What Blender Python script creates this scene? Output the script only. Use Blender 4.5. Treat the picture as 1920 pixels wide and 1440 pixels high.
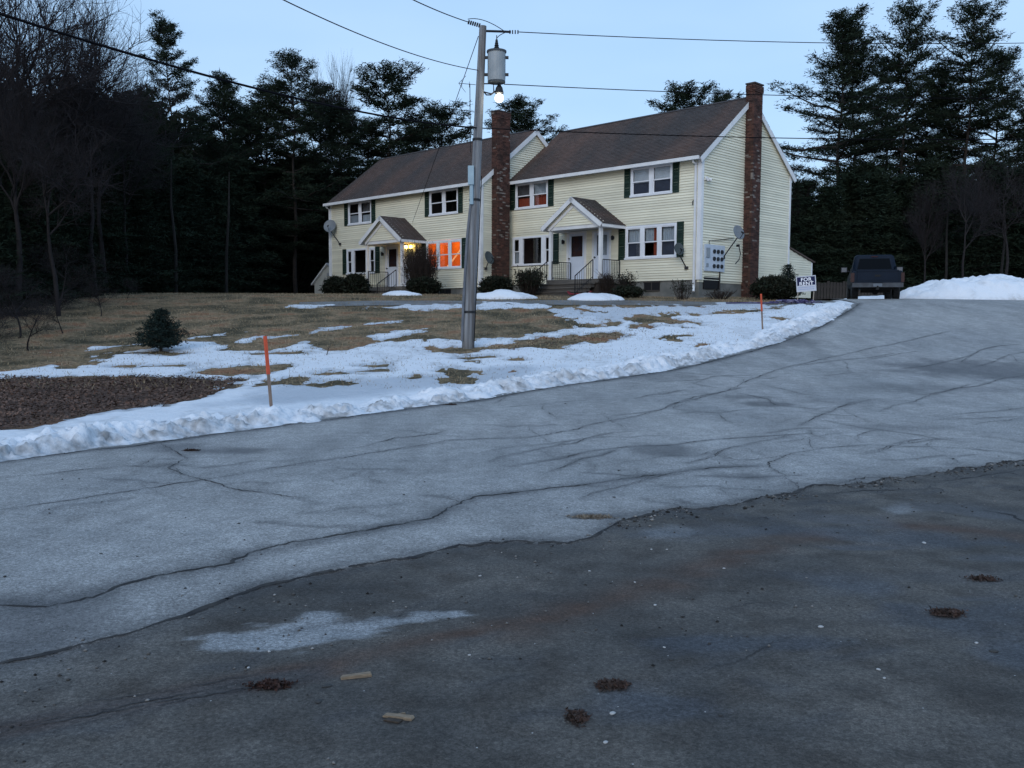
import bpy, math, random
import numpy as np
from mathutils import Vector, Matrix
random.seed(7); rng = np.random.default_rng(7)
for o in list(bpy.data.objects): bpy.data.objects.remove(o, do_unlink=True)
SC = bpy.context.scene; COL = SC.collection
R = math.radians
# ------------------------------------------------------------------ camera
CAMZ = 1.6; FP = 1700.0; PITCH = 0.0749; ROLL = 0.005
cam = bpy.data.cameras.new('camera'); camo = bpy.data.objects.new('camera', cam); COL.objects.link(camo)
cp, sp, cr, sr = math.cos(PITCH), math.sin(PITCH), math.cos(ROLL), math.sin(ROLL)
fwd = Vector((0, cp, -sp)); up0 = Vector((0, sp, cp)); rt0 = Vector((1, 0, 0))
rt = rt0*cr + up0*sr; up = up0*cr - rt0*sr
M = Matrix((rt, up, -fwd)).transposed().to_4x4(); M.translation = Vector((0, 0, CAMZ))
camo.matrix_world = M
cam.sensor_width = 36; cam.lens = 36*FP/1920; cam.clip_end = 2000; cam.clip_start = .1
SC.camera = camo
# ------------------------------------------------------------------ world, soft afterglow, exposure
W = bpy.data.worlds.new('World'); SC.world = W; W.use_nodes = True
nt = W.node_tree; nt.nodes.clear()
out = nt.nodes.new('ShaderNodeOutputWorld'); add = nt.nodes.new('ShaderNodeAddShader')
b1 = nt.nodes.new('ShaderNodeBackground'); b2 = nt.nodes.new('ShaderNodeBackground')
sky = nt.nodes.new('ShaderNodeTexSky'); sky.sky_type = 'NISHITA'; sky.sun_disc = False
sky.sun_elevation = R(9); sky.sun_rotation = R(195); sky.air_density = 1.0; sky.dust_density = .6; sky.ozone_density = 2
b1.inputs['Strength'].default_value = .03
nt.links.new(sky.outputs[0], b1.inputs['Color'])
tc = nt.nodes.new('ShaderNodeTexCoord'); mp = nt.nodes.new('ShaderNodeMapping'); mp.inputs['Scale'].default_value = (1, 1, 3.5)
nz = nt.nodes.new('ShaderNodeTexNoise'); nz.inputs['Scale'].default_value = 1.6; nz.inputs['Detail'].default_value = 4
rp = nt.nodes.new('ShaderNodeValToRGB')
rp.color_ramp.elements[0].position = .32; rp.color_ramp.elements[0].color = (.30, .485, .76, 1)
rp.color_ramp.elements[1].position = .72; rp.color_ramp.elements[1].color = (.41, .585, .83, 1)
nt.links.new(tc.outputs['Generated'], mp.inputs[0]); nt.links.new(mp.outputs[0], nz.inputs['Vector'])
nt.links.new(nz.outputs['Fac'], rp.inputs[0]); nt.links.new(rp.outputs[0], b2.inputs['Color'])
b2.inputs['Strength'].default_value = .85
nt.links.new(b1.outputs[0], add.inputs[0]); nt.links.new(b2.outputs[0], add.inputs[1]); nt.links.new(add.outputs[0], out.inputs['Surface'])
sl = bpy.data.lights.new('afterglow', 'SUN'); sl.energy = .85; sl.angle = R(30); sl.color = (1, .96, .92)
so = bpy.data.objects.new('afterglow', sl); COL.objects.link(so)
so.rotation_euler = (R(64), 0, R(-15))
SC.view_settings.view_transform = 'Standard'; SC.view_settings.look = 'None'
SC.view_settings.exposure = 0.38; SC.view_settings.gamma = 1; SC.view_settings.use_curve_mapping = False
SC.render.engine = 'CYCLES'

# ------------------------------------------------------------------ noise
def _h(ix, iy, s):
    n = (ix.astype(np.int64)*374761393 + iy.astype(np.int64)*668265263 + s*974711) & 0x7fffffff
    n = ((n ^ (n >> 13))*1274126177) & 0x7fffffff
    return ((n ^ (n >> 16)) & 0xffff)/65535.0
def vn(x, y, s=0):
    x = np.asarray(x, float); y = np.asarray(y, float)
    ix = np.floor(x); iy = np.floor(y); fx = x-ix; fy = y-iy
    fx = fx*fx*(3-2*fx); fy = fy*fy*(3-2*fy)
    a = _h(ix, iy, s); b = _h(ix+1, iy, s); c = _h(ix, iy+1, s); d = _h(ix+1, iy+1, s)
    return (a*(1-fx)+b*fx)*(1-fy)+(c*(1-fx)+d*fx)*fy
def fbm(x, y, s=0, o=4):
    r = 0; a = .5; t = 0
    for i in range(o):
        r = r+a*vn(np.asarray(x)*2**i+13.7*i, np.asarray(y)*2**i-7.3*i, s+i); t += a; a *= .5
    return r/t*2-1
def sstep(a, b, x):
    t = np.clip((np.asarray(x, float)-a)/(b-a), 0, 1); return t*t*(3-2*t)
# ------------------------------------------------------------------ terrain height
GY = [-200, 11, 16, 20, 24, 28, 32, 36, 39, 42, 50, 900]; GZ = [0, 0, .12, .38, .78, 1.25, 1.75, 2.2, 2.45, 2.56, 2.6, 2.6]
RY = [-200, 11, 16, 20, 24, 28, 32, 35, 36.6, 900]; RZ = [0, 0, .10, .34, .72, 1.22, 1.84, 2.24, 2.3, 2.3]
def sm(Y, A, B):
    Y = np.asarray(Y, float); return sum(w*np.interp(Y+d, A, B) for d, w in ((-1.2, .15), (-.6, .2), (0, .3), (.6, .2), (1.2, .15)))
def ground(X, Y):
    X = np.asarray(X, float); Y = np.asarray(Y, float)
    t = sstep(8.5, 13, X-.12*(Y-36))
    z = sm(Y, GY, GZ)*(1-t)+sm(Y, RY, RZ)*t
    return z+.03*fbm(X*.25, Y*.25, 3, 2)*sstep(12, 20, Y)
def ray(px, py):
    x = px-960; y = py-720; a = x*cr+y*sr; b = -x*sr+y*cr
    return Vector((0, cp, -sp))+Vector((a/FP, 0, 0))-Vector((0, sp, cp))*(b/FP)
def gp(px, py):            # the point of the ground seen at a pixel of the photograph
    r = ray(px, py); t = 2.0; dt = .05
    prev = None
    while t < 120:
        X, Y, Z = r.x*t, r.y*t, CAMZ+r.z*t
        if Z < float(ground(X, Y)): break
        t += dt*max(1, t*.03)
    return (r.x*t, r.y*t)
def at(px, py, Y):         # the point at distance Y seen at a pixel
    r = ray(px, py); t = Y/r.y; return Vector((r.x*t, Y, CAMZ+r.z*t))
# ------------------------------------------------------------------ materials
MATS = {}
def mat(name, c1, c2=None, scale=3, rough=.8, bump=0, bscale=40, stretch=(1, 1, 1), tone=0, emit=None, metal=0, detail=6, spec=.3, c3=None, s3=1, lo=.35, hi=.65, alpha=None):
    if name in MATS: return MATS[name]
    m = bpy.data.materials.new(name); m.use_nodes = True; N = m.node_tree.nodes; L = m.node_tree.links
    b = N['Principled BSDF']; b.inputs['Roughness'].default_value = rough; b.inputs['Metallic'].default_value = metal
    b.inputs['Specular IOR Level'].default_value = spec
    tcn = N.new('ShaderNodeTexCoord'); mpn = N.new('ShaderNodeMapping'); mpn.inputs['Scale'].default_value = stretch
    L.new(tcn.outputs['Object'], mpn.inputs[0])
    if c2 is not None:
        n = N.new('ShaderNodeTexNoise'); n.inputs['Scale'].default_value = scale; n.inputs['Detail'].default_value = detail
        L.new(mpn.outputs[0], n.inputs['Vector'])
        r = N.new('ShaderNodeMapRange'); r.inputs['From Min'].default_value = lo; r.inputs['From Max'].default_value = hi
        L.new(n.outputs['Fac'], r.inputs['Value'])
        mx = N.new('ShaderNodeMix'); mx.data_type = 'RGBA'; mx.inputs['A'].default_value = (*c1, 1); mx.inputs['B'].default_value = (*c2, 1)
        L.new(r.outputs[0], mx.inputs['Factor']); col = mx.outputs['Result']
        if c3 is not None:
            n3 = N.new('ShaderNodeTexNoise'); n3.inputs['Scale'].default_value = s3; n3.inputs['Detail'].default_value = 5
            L.new(mpn.outputs[0], n3.inputs['Vector'])
            r3 = N.new('ShaderNodeMapRange'); r3.inputs['From Min'].default_value = .5; r3.inputs['From Max'].default_value = .68
            L.new(n3.outputs['Fac'], r3.inputs['Value'])
            m3 = N.new('ShaderNodeMix'); m3.data_type = 'RGBA'; m3.inputs['B'].default_value = (*c3, 1)
            L.new(r3.outputs[0], m3.inputs['Factor']); L.new(col, m3.inputs['A']); col = m3.outputs['Result']
    else:
        rg = N.new('ShaderNodeRGB'); rg.outputs[0].default_value = (*c1, 1); col = rg.outputs[0]
    if tone:
        a = N.new('ShaderNodeAttribute'); a.attribute_name = 'tone'
        mr = N.new('ShaderNodeMapRange'); mr.inputs['To Min'].default_value = 1-tone; mr.inputs['To Max'].default_value = 1+tone
        L.new(a.outputs['Fac'], mr.inputs['Value'])
        vm = N.new('ShaderNodeVectorMath'); vm.operation = 'SCALE'; L.new(col, vm.inputs[0]); L.new(mr.outputs[0], vm.inputs['Scale']); col = vm.outputs[0]
    L.new(col, b.inputs['Base Color'])
    if bump:
        n2 = N.new('ShaderNodeTexNoise'); n2.inputs['Scale'].default_value = bscale; n2.inputs['Detail'].default_value = 5
        L.new(mpn.outputs[0], n2.inputs['Vector'])
        bp = N.new('ShaderNodeBump'); bp.inputs['Strength'].default_value = bump; bp.inputs['Distance'].default_value = .02
        L.new(n2.outputs['Fac'], bp.inputs['Height']); L.new(bp.outputs[0], b.inputs['Normal'])
    if emit:
        b.inputs['Emission Color'].default_value = (*emit[0], 1); b.inputs['Emission Strength'].default_value = emit[1]
    MATS[name] = m; return m
def glassmat():
    m = bpy.data.materials.new('window_glass'); m.use_nodes = True; N = m.node_tree.nodes; L = m.node_tree.links; N.clear()
    o = N.new('ShaderNodeOutputMaterial'); g = N.new('ShaderNodeBsdfGlossy'); g.inputs['Roughness'].default_value = .03
    t = N.new('ShaderNodeBsdfTransparent'); mx = N.new('ShaderNodeMixShader'); lw = N.new('ShaderNodeLayerWeight'); lw.inputs[0].default_value = .5; pw = N.new('ShaderNodeMath'); pw.operation = 'POWER'; pw.inputs[1].default_value = 4; L.new(lw.outputs['Facing'], pw.inputs[0]); f = N.new('ShaderNodeMath'); f.operation = 'MULTIPLY_ADD'; f.inputs[1].default_value = .8; f.inputs[2].default_value = .07; L.new(pw.outputs[0], f.inputs[0])
    L.new(f.outputs[0], mx.inputs[0]); L.new(t.outputs[0], mx.inputs[1]); L.new(g.outputs[0], mx.inputs[2]); L.new(mx.outputs[0], o.inputs[0])
    return m
GLASS = glassmat()
m_yellow = mat('pale_yellow_siding', (.745, .715, .575), (.65, .625, .50), .5, .55, .15, 30, tone=.09)
m_white = mat('white_trim_paint', (.72, .73, .74), (.62, .63, .65), 2, .5, .1, 30)
m_vinyl = mat('white_window_vinyl', (.74, .76, .80), (.66, .68, .72), 3, .4)
m_green = mat('dark_green_shutter', (.012, .028, .02), (.02, .04, .028), 5, .5)
m_shing = mat('brown_asphalt_shingle', (.098, .062, .050), (.060, .048, .044), .55, .95, .4, 60, (1, .35, .35), tone=.16, c3=(.05, .045, .045), s3=.4)
m_brick = mat('chimney_brick', (.082, .037, .028), (.045, .025, .021), 2.5, .9, .4, 60, tone=.45)
m_pale = mat('limed_brick', (.22, .19, .17), (.12, .10, .09), 6, .9, .3, 60)
m_mortar = mat('mortar', (.085, .07, .06), (.06, .05, .045), 8, .95, .3, 60)
m_conc = mat('foundation_concrete', (.19, .19, .18), (.11, .115, .11), 1.5, .9, .3, 20)
m_dark = mat('dark_void', (.008, .008, .01))
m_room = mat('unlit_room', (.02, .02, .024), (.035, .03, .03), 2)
m_iron = mat('black_iron', (.012, .013, .016), None, rough=.5)
m_deck = mat('weathered_step_boards', (.12, .11, .10), (.07, .065, .06), 3, .9, .3, 20, (.4, 3, 3), tone=.15)
m_grey = mat('grey_metal', (.30, .33, .36), (.24, .27, .30), 4, .5, metal=.2)
m_dish = mat('dish_grey', (.17, .19, .21), (.14, .155, .17), 3, .5)
m_pole = mat('weathered_pole_wood', (.25, .26, .275), (.14, .148, .16), 4, .85, .5, 30, (3, 3, .15), c3=(.10, .09, .085), s3=3)
m_wire = mat('black_wire', (.006, .006, .008), None, rough=.9, spec=.05)
m_door = mat('white_blue_door', (.60, .66, .76), (.54, .60, .70), 2, .4)
m_snow = mat('snow', (.80, .82, .86), (.70, .74, .80), 1.4, .65, .6, 14, c3=(.62, .66, .72), s3=5)
m_bark = mat('dark_bark', (.030, .024, .021), (.018, .015, .014), 3, .95)
m_barkg = mat('grey_bark', (.022, .019, .020), (.014, .012, .013), 3, .95)
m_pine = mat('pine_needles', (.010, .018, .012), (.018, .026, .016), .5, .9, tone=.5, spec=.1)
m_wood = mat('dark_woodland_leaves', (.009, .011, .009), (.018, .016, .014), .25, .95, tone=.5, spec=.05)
m_twig = mat('bare_twigs', (.024, .020, .022), (.016, .013, .015), 1, .95)
m_shrub = mat('dark_shrub_leaves', (.010, .016, .010), (.022, .022, .016), 6, .9, tone=.5, spec=.1)
m_brn = mat('dry_brown_stems', (.06, .042, .034), (.035, .026, .022), 6, .95, tone=.4)

# ------------------------------------------------------------------ mesh building
class MB:
    def __init__(s): s.v = []; s.f = []; s.mi = []; s.t = []
    def face(s, pts, mi=0, t=None):
        n = len(s.v); s.v.extend([tuple(p) for p in pts]); s.f.append(tuple(range(n, n+len(pts)))); s.mi.append(mi); s.t.append(random.random() if t is None else t)
    def box(s, x0, x1, y0, y1, z0, z1, mi=0, t=None, M=None):
        t = random.random() if t is None else t
        P = [(x0, y0, z0), (x1, y0, z0), (x1, y1, z0), (x0, y1, z0), (x0, y0, z1), (x1, y0, z1), (x1, y1, z1), (x0, y1, z1)]
        if M is not None: P = [tuple(M@Vector(p)) for p in P]
        n = len(s.v); s.v.extend(P)
        for q in ((0, 3, 2, 1), (4, 5, 6, 7), (0, 1, 5, 4), (1, 2, 6, 5), (2, 3, 7, 6), (3, 0, 4, 7)):
            s.f.append(tuple(n+i for i in q)); s.mi.append(mi); s.t.append(t)
    def tube(s, pts, rad, n=6, mi=0, cap=True, t=None):
        pts = [Vector(p) for p in pts]; t = random.random() if t is None else t
        if not hasattr(rad, '__len__'): rad = [rad]*len(pts)
        base = len(s.v)
        for i, p in enumerate(pts):
            d = (pts[min(i+1, len(pts)-1)]-pts[max(i-1, 0)])
            if d.length < 1e-6: d = Vector((0, 0, 1))
            d.normalize(); a = Vector((0, 0, 1)) if abs(d.z) < .9 else Vector((1, 0, 0))
            u = d.cross(a).normalized(); w = d.cross(u)
            for k in range(n):
                g = 2*math.pi*k/n; s.v.append(tuple(p+(u*math.cos(g)+w*math.sin(g))*rad[i]))
        for i in range(len(pts)-1):
            for k in range(n):
                a = base+i*n+k; b = base+i*n+(k+1) % n; s.f.append((a, b, b+n, a+n)); s.mi.append(mi); s.t.append(t)
        if cap:
            s.f.append(tuple(base+k for k in range(n))[::-1]); s.mi.append(mi); s.t.append(t)
            s.f.append(tuple(base+(len(pts)-1)*n+k for k in range(n))); s.mi.append(mi); s.t.append(t)
    def prism(s, poly, fn, a, b, mi=0, t=None):   # poly of (u,v); fn(u,v,w)->xyz ; from w=a to w=b
        t = random.random() if t is None else t
        n = len(s.v); k = len(poly)
        for w in (a, b):
            for (p, q) in poly: s.v.append(tuple(fn(p, q, w)))
        s.f.append(tuple(range(n, n+k))[::-1]); s.f.append(tuple(range(n+k, n+2*k)))
        for i in range(k): s.f.append((n+i, n+(i+1) % k, n+k+(i+1) % k, n+k+i))
        s.mi += [mi]*(k+2); s.t += [t]*(k+2)
    def build(s, name, mats, parent=None, smooth=False, fix=True):
        me = bpy.data.meshes.new(name); me.from_pydata(s.v, [], s.f)
        mats = mats if isinstance(mats, (list, tuple)) else [mats]
        for m in mats: me.materials.append(m)
        me.polygons.foreach_set('material_index', s.mi)
        a = me.attributes.new('tone', 'FLOAT', 'FACE'); a.data.foreach_set('value', s.t)
        if smooth: me.polygons.foreach_set('use_smooth', [True]*len(s.f))
        if fix:
            import bmesh
            bm = bmesh.new(); bm.from_mesh(me); bmesh.ops.recalc_face_normals(bm, faces=bm.faces); bm.to_mesh(me); bm.free()
        me.update()
        o = bpy.data.objects.new(name, me); COL.objects.link(o)
        if parent: o.parent = parent
        return o
def npmesh(name, V, F, mats, parent=None, tone=None, smooth=False, attrs=None):
    me = bpy.data.meshes.new(name); V = np.asarray(V, np.float32); F = np.asarray(F, np.int32)
    k = F.shape[1]
    me.vertices.add(len(V)); me.vertices.foreach_set('co', V.ravel())
    me.loops.add(F.size); me.loops.foreach_set('vertex_index', F.ravel())
    me.polygons.add(len(F)); me.polygons.foreach_set('loop_start', np.arange(0, F.size, k, dtype=np.int32)); me.polygons.foreach_set('loop_total', np.full(len(F), k, np.int32))
    for m in (mats if isinstance(mats, (list, tuple)) else [mats]): me.materials.append(m)
    me.update(calc_edges=True)
    if tone is not None:
        a = me.attributes.new('tone', 'FLOAT', 'FACE'); a.data.foreach_set('value', np.asarray(tone, np.float32))
    for k2, v in (attrs or {}).items():
        a = me.attributes.new(k2, 'FLOAT', 'POINT'); a.data.foreach_set('value', np.asarray(v, np.float32).ravel())
    if smooth: me.polygons.foreach_set('use_smooth', np.ones(len(F), bool))
    o = bpy.data.objects.new(name, me); COL.objects.link(o)
    if parent: o.parent = parent
    return o
def tag(o, label=None, cat=None, group=None, kind=None):
    if label: o['label'] = label
    if cat: o['category'] = cat
    if group: o['group'] = group
    if kind: o['kind'] = kind
    return o
def empty(name, loc, rz=0, label=None, cat=None, group=None):
    o = bpy.data.objects.new(name, None); COL.objects.link(o); o.location = loc; o.rotation_euler = (0, 0, rz); o.empty_display_size = .2
    return tag(o, label, cat, group)
def stuff(o): o['kind'] = 'stuff'; return o
def copy_tree(o, parent=None):
    c = o.copy(); COL.objects.link(c); c.parent = parent
    for ch in o.children: copy_tree(ch, c)
    return c
def grid_faces(nr, nc, keep=None):
    i = np.arange(nr-1)[:, None]*nc+np.arange(nc-1)[None, :]
    F = np.stack([i, i+1, i+1+nc, i+nc], -1).reshape(-1, 4)
    return F if keep is None else F[keep.ravel()]

# ------------------------------------------------------------------ ground sheet
def terrain():
    xs = np.concatenate([np.linspace(-400, -40, 25)[:-1], np.arange(-40, 45, .5), np.linspace(45, 400, 25)])
    ys = np.concatenate([np.linspace(-60, 4, 12)[:-1], np.arange(4, 60, .4), np.linspace(60, 600, 30)])
    X, Y = np.meshgrid(xs, ys); Z = ground(X, Y)-.0
    V = np.stack([X, Y, Z], -1).reshape(-1, 3)
    m = bpy.data.materials.new('winter_lawn'); m.use_nodes = True; N = m.node_tree.nodes; L = m.node_tree.links
    b = N['Principled BSDF']; b.inputs['Roughness'].default_value = .95; b.inputs['Specular IOR Level'].default_value = .1
    tcn = N.new('ShaderNodeTexCoord')
    def noise(s, d=6):
        n = N.new('ShaderNodeTexNoise'); n.inputs['Scale'].default_value = s; n.inputs['Detail'].default_value = d; L.new(tcn.outputs['Object'], n.inputs['Vector']); return n.outputs['Fac']
    def ramp(src, *st):
        r = N.new('ShaderNodeValToRGB'); e = r.color_ramp.elements
        e[0].position, e[0].color = st[0][0], (*st[0][1], 1); e[1].position, e[1].color = st[-1][0], (*st[-1][1], 1)
        for p, c in st[1:-1]: x = e.new(p); x.color = (*c, 1)
        L.new(src, r.inputs[0]); return r.outputs[0]
    base = ramp(noise(.8, 9), (.36, (.075, .066, .045)), (.47, (.15, .12, .08)), (.55, (.24, .18, .12)), (.66, (.24, .13, .08)))
    fine = ramp(noise(9, 8), (.3, (.45, .45, .45)), (.7, (1.35, 1.3, 1.2)))
    mx = N.new('ShaderNodeMix'); mx.data_type = 'RGBA'; mx.blend_type = 'MULTIPLY'; mx.inputs['Factor'].default_value = 1
    L.new(base, mx.inputs['A']); L.new(fine, mx.inputs['B'])
    at_ = N.new('ShaderNodeAttribute'); at_.attribute_name = 'leafy'
    lf = ramp(noise(14, 8), (.32, (.03, .02, .016)), (.5, (.085, .055, .042)), (.7, (.16, .105, .08)))
    m2 = N.new('ShaderNodeMix'); m2.data_type = 'RGBA'; L.new(at_.outputs['Fac'], m2.inputs['Factor']); L.new(mx.outputs['Result'], m2.inputs['A']); L.new(lf, m2.inputs['B'])
    L.new(m2.outputs['Result'], b.inputs['Base Color'])
    bp = N.new('ShaderNodeBump'); bp.inputs['Strength'].default_value = .9; bp.inputs['Distance'].default_value = .06
    L.new(noise(11, 8), bp.inputs['Height']); L.new(bp.outputs[0], b.inputs['Normal'])
    # woodland floor beyond the lawn and leaf litter in the near corner
    lp = np.array([gp(*q) for q in LEAF])
    sd = sdf(X.ravel(), Y.ravel(), lp).reshape(X.shape)
    wood = sstep(-1, 2, -(X+19+.28*(Y-24)))*(Y > 15)
    wood = np.maximum(wood, sstep(56, 62, Y))
    leafy = np.maximum(sstep(-.8, .3, sd+.4*fbm(X, Y, 9)), wood)
    o = npmesh('ground', V, grid_faces(len(ys), len(xs)), m, smooth=True, attrs={'leafy': leafy})
    tag(o, kind='structure')
def sdf(x, y, P):
    x = np.asarray(x, float); y = np.asarray(y, float); d = np.full(x.shape, 1e9); ins = np.zeros(x.shape, bool)
    n = len(P)
    for i in range(n):
        ax, ay = P[i]; bx, by = P[(i+1) % n]
        ex, ey = bx-ax, by-ay; L2 = ex*ex+ey*ey+1e-12
        t = np.clip(((x-ax)*ex+(y-ay)*ey)/L2, 0, 1)
        d = np.minimum(d, np.hypot(x-ax-t*ex, y-ay-t*ey))
        c = ((ay > y) != (by > y)) & (x < (bx-ax)*(y-ay)/((by-ay) if by != ay else 1e-9)+ax)
        ins ^= c
    return np.where(ins, d, -d)
def pdist(x, y, P):
    d = np.full(np.shape(x), 1e9)
    for (ax, ay), (bx, by) in zip(P[:-1], P[1:]):
        ex, ey = bx-ax, by-ay; t = np.clip(((x-ax)*ex+(y-ay)*ey)/(ex*ex+ey*ey+1e-12), 0, 1)
        d = np.minimum(d, np.hypot(x-ax-t*ex, y-ay-t*ey))
    return d
LEAF = [(-300, 700), (130, 710), (260, 707), (380, 708), (450, 712), (410, 730), (380, 745), (300, 762), (190, 772), (100, 790), (0, 808), (-300, 840)]
terrain()

# ------------------------------------------------------------------ road
EDGE_PX = [(0, 878), (60, 869), (160, 857), (260, 846), (330, 836), (470, 816), (600, 798), (750, 776), (840, 766), (900, 758), (960, 746), (1050, 731), (1160, 716), (1260, 701), (1310, 689), (1400, 666), (1470, 645), (1520, 625), (1570, 600), (1600, 583), (1612, 572)]
EDGE = np.array([gp(*q) for q in EDGE_PX])
E0 = EDGE[0]; dv = EDGE[1]-EDGE[0]; dv = dv/np.hypot(*dv)
EDGE = np.vstack([E0-dv*45, E0-dv*20, E0-dv*6, EDGE])
def edge_x(Y):
    return np.interp(Y, EDGE[:, 1], EDGE[:, 0])
C3_PX = [(-400, 1350), (0, 1268), (120, 1245), (250, 1212), (330, 1185), (480, 1122), (600, 1095), (700, 1078), (780, 1058), (860, 1036), (980, 1026), (1060, 1032), (1110, 1020), (1160, 986), (1250, 972), (1330, 968), (1400, 952), (1480, 940), (1520, 925), (1620, 912), (1700, 905), (1790, 893), (1920, 878), (2600, 840)]
C3 = np.array([gp(*q) for q in C3_PX])
def P_(l): return np.array([gp(*q) for q in l])
CRACKS_EDGE_SHADE = [ # (photo polyline, width m, halo strength)
 ([(-60, 985), (0, 974), (100, 959), (320, 922), (385, 914), (480, 896), (600, 876), (700, 860), (850, 836), (920, 832), (990, 830), (1060, 818), (1120, 803), (1200, 788), (1240, 776), (1290, 759), (1345, 746), (1400, 721), (1440, 706), (1480, 692), (1580, 671), (1640, 656), (1720, 640), (1780, 626)], .014, .35),
 ([(-60, 1150), (0, 1159), (90, 1158), (180, 1136), (240, 1118), (330, 1098), (420, 1078), (455, 1058), (530, 1042), (610, 1028), (700, 1008), (800, 990), (830, 975), (870, 954), (900, 946), (1000, 932), (1090, 924), (1200, 908), (1280, 896), (1340, 888), (1420, 884)], .026, .9),
 (C3_PX, .022, .7),
 ([(300, 842), (322, 858), (350, 872), (322, 886), (320, 893), (345, 903), (388, 916), (440, 930), (500, 938), (560, 947), (600, 961)], .012, .5),
 ([(80, 905), (150, 894), (260, 886), (292, 870)], .012, .4),
 ([(960, 886), (1050, 870), (1120, 856), (1180, 849), (1250, 846), (1330, 836), (1450, 826), (1520, 822)], .012, .6),
 ([(1470, 906), (1445, 888), (1442, 878), (1480, 862), (1540, 850), (1640, 845), (1700, 848), (1800, 851), (1920, 862)], .014, .4),
 ([(1470, 906), (1498, 930), (1540, 930)], .012, .4), ([(1498, 905), (1400, 908), (1310, 905)], .008, .7),
 ([(1250, 703), (1330, 709), (1400, 715), (1440, 716), (1460, 712)], .010, .3), ([(1390, 716), (1402, 728)], .010, .3), ([(1430, 728), (1470, 736), (1500, 745), (1560, 752)], .010, .3),
 ([(1280, 748), (1330, 745), (1300, 760), (1262, 774)], .008, .3),
 ([(1390, 745), (1440, 755), (1452, 767), (1490, 772), (1530, 776)], .010, .6),
 ([(1500, 806), (1545, 785), (1575, 772), (1600, 762)], .016, .5),
 ([(1545, 797), (1620, 812), (1700, 822), (1760, 832), (1800, 838)], .012, .5), ([(1760, 795), (1850, 792), (1920, 788)], .010, .5), ([(1790, 785), (1870, 778), (1925, 772)], .012, .5),
 ([(1610, 838), (1606, 828), (1640, 815)], .01, .4), ([(1180, 878), (1260, 866), (1300, 868)], .006, .3),
 ([(545, 1200), (620, 1188), (700, 1178), (760, 1168), (835, 1165)], .008, .5), ([(745, 1176), (780, 1158), (815, 1148)], .008, .5),
 ([(1290, 1290), (1340, 1272), (1400, 1255), (1450, 1225), (1500, 1206)], .007, .5), ([(1300, 1258), (1360, 1248), (1400, 1245)], .006, .3), ([(1160, 1320), (1250, 1316), (1268, 1295), (1290, 1288)], .006, .5),
 ([(880, 1318), (910, 1310), (975, 1298)], .007, .4), ([(1090, 590), (1091, 591)], .001, 0),
 ([(1700, 905), (1760, 912), (1830, 905), (1920, 890)], .02, .6), ([(1500, 940), (1600, 932), (1740, 925)], .02, .6), ([(1840, 965), (1890, 975), (1920, 990)], .03, .6),
]
def ragf(X): return .13*fbm(X*2.2, X*0+.5, 22, 5)*(1+sstep(1, 4, X))+.03*fbm(X*11, X*0+2.5, 23, 3)
def auto_cracks():
    r = random.Random(12); L = []
    for k in range(95):      # short branching cracks over the pale part, following the road
        px = r.uniform(40, 1900); py = r.uniform(640, 1000)
        if py > np.interp(px, [q[0] for q in C3_PX], [q[1] for q in C3_PX])-12 or py < np.interp(px, [q[0] for q in EDGE_PX], [q[1] for q in EDGE_PX])+10: continue
        n = r.randint(3, 6); p = [(px, py)]; sl = r.uniform(-.32, .12)
        for i in range(n): px += r.uniform(18, 48); py += sl*34+r.uniform(-5, 5); p.append((px, py))
        L.append((p, r.uniform(.006, .012), r.uniform(.25, .7)))
        if r.random() < .5: b = p[len(p)//2]; L.append(([b, (b[0]+r.uniform(-20, 30), b[1]+r.uniform(8, 16)), (b[0]+r.uniform(10, 60), b[1]+r.uniform(16, 30))], .007, .3))
    for k in range(26):      # crumbled network along the broken edge at the right
        px = r.uniform(1180, 1900); py = np.interp(px, [q[0] for q in C3_PX], [q[1] for q in C3_PX])+r.uniform(-6, 46); p = [(px, py)]
        for i in range(r.randint(2, 4)): px += r.uniform(8, 34)*r.choice((1, 1, -1)); py += r.uniform(-9, 9); p.append((px, py))
        L.append((p, r.uniform(.008, .018), r.uniform(.5, 1)))
    for k in range(22):      # faint cracks and ruts in the old foreground asphalt
        px = r.uniform(0, 1850); py = r.uniform(1080, 1420); p = [(px, py)]
        if py < np.interp(px, [q[0] for q in C3_PX], [q[1] for q in C3_PX])+30: continue
        for i in range(r.randint(2, 4)): px += r.uniform(20, 60); py += r.uniform(-14, 5); p.append((px, py))
        L.append((p, r.uniform(.005, .007), r.uniform(.3, .8)))
    for o_ in (0, 9, 17, 30):
        L.append(([(-40, 1398+o_), (120, 1366+o_*.9), (300, 1332+o_*.8), (440, 1306+o_*.7), (600, 1276+o_*.5)], .010, .8))
    return L
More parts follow.
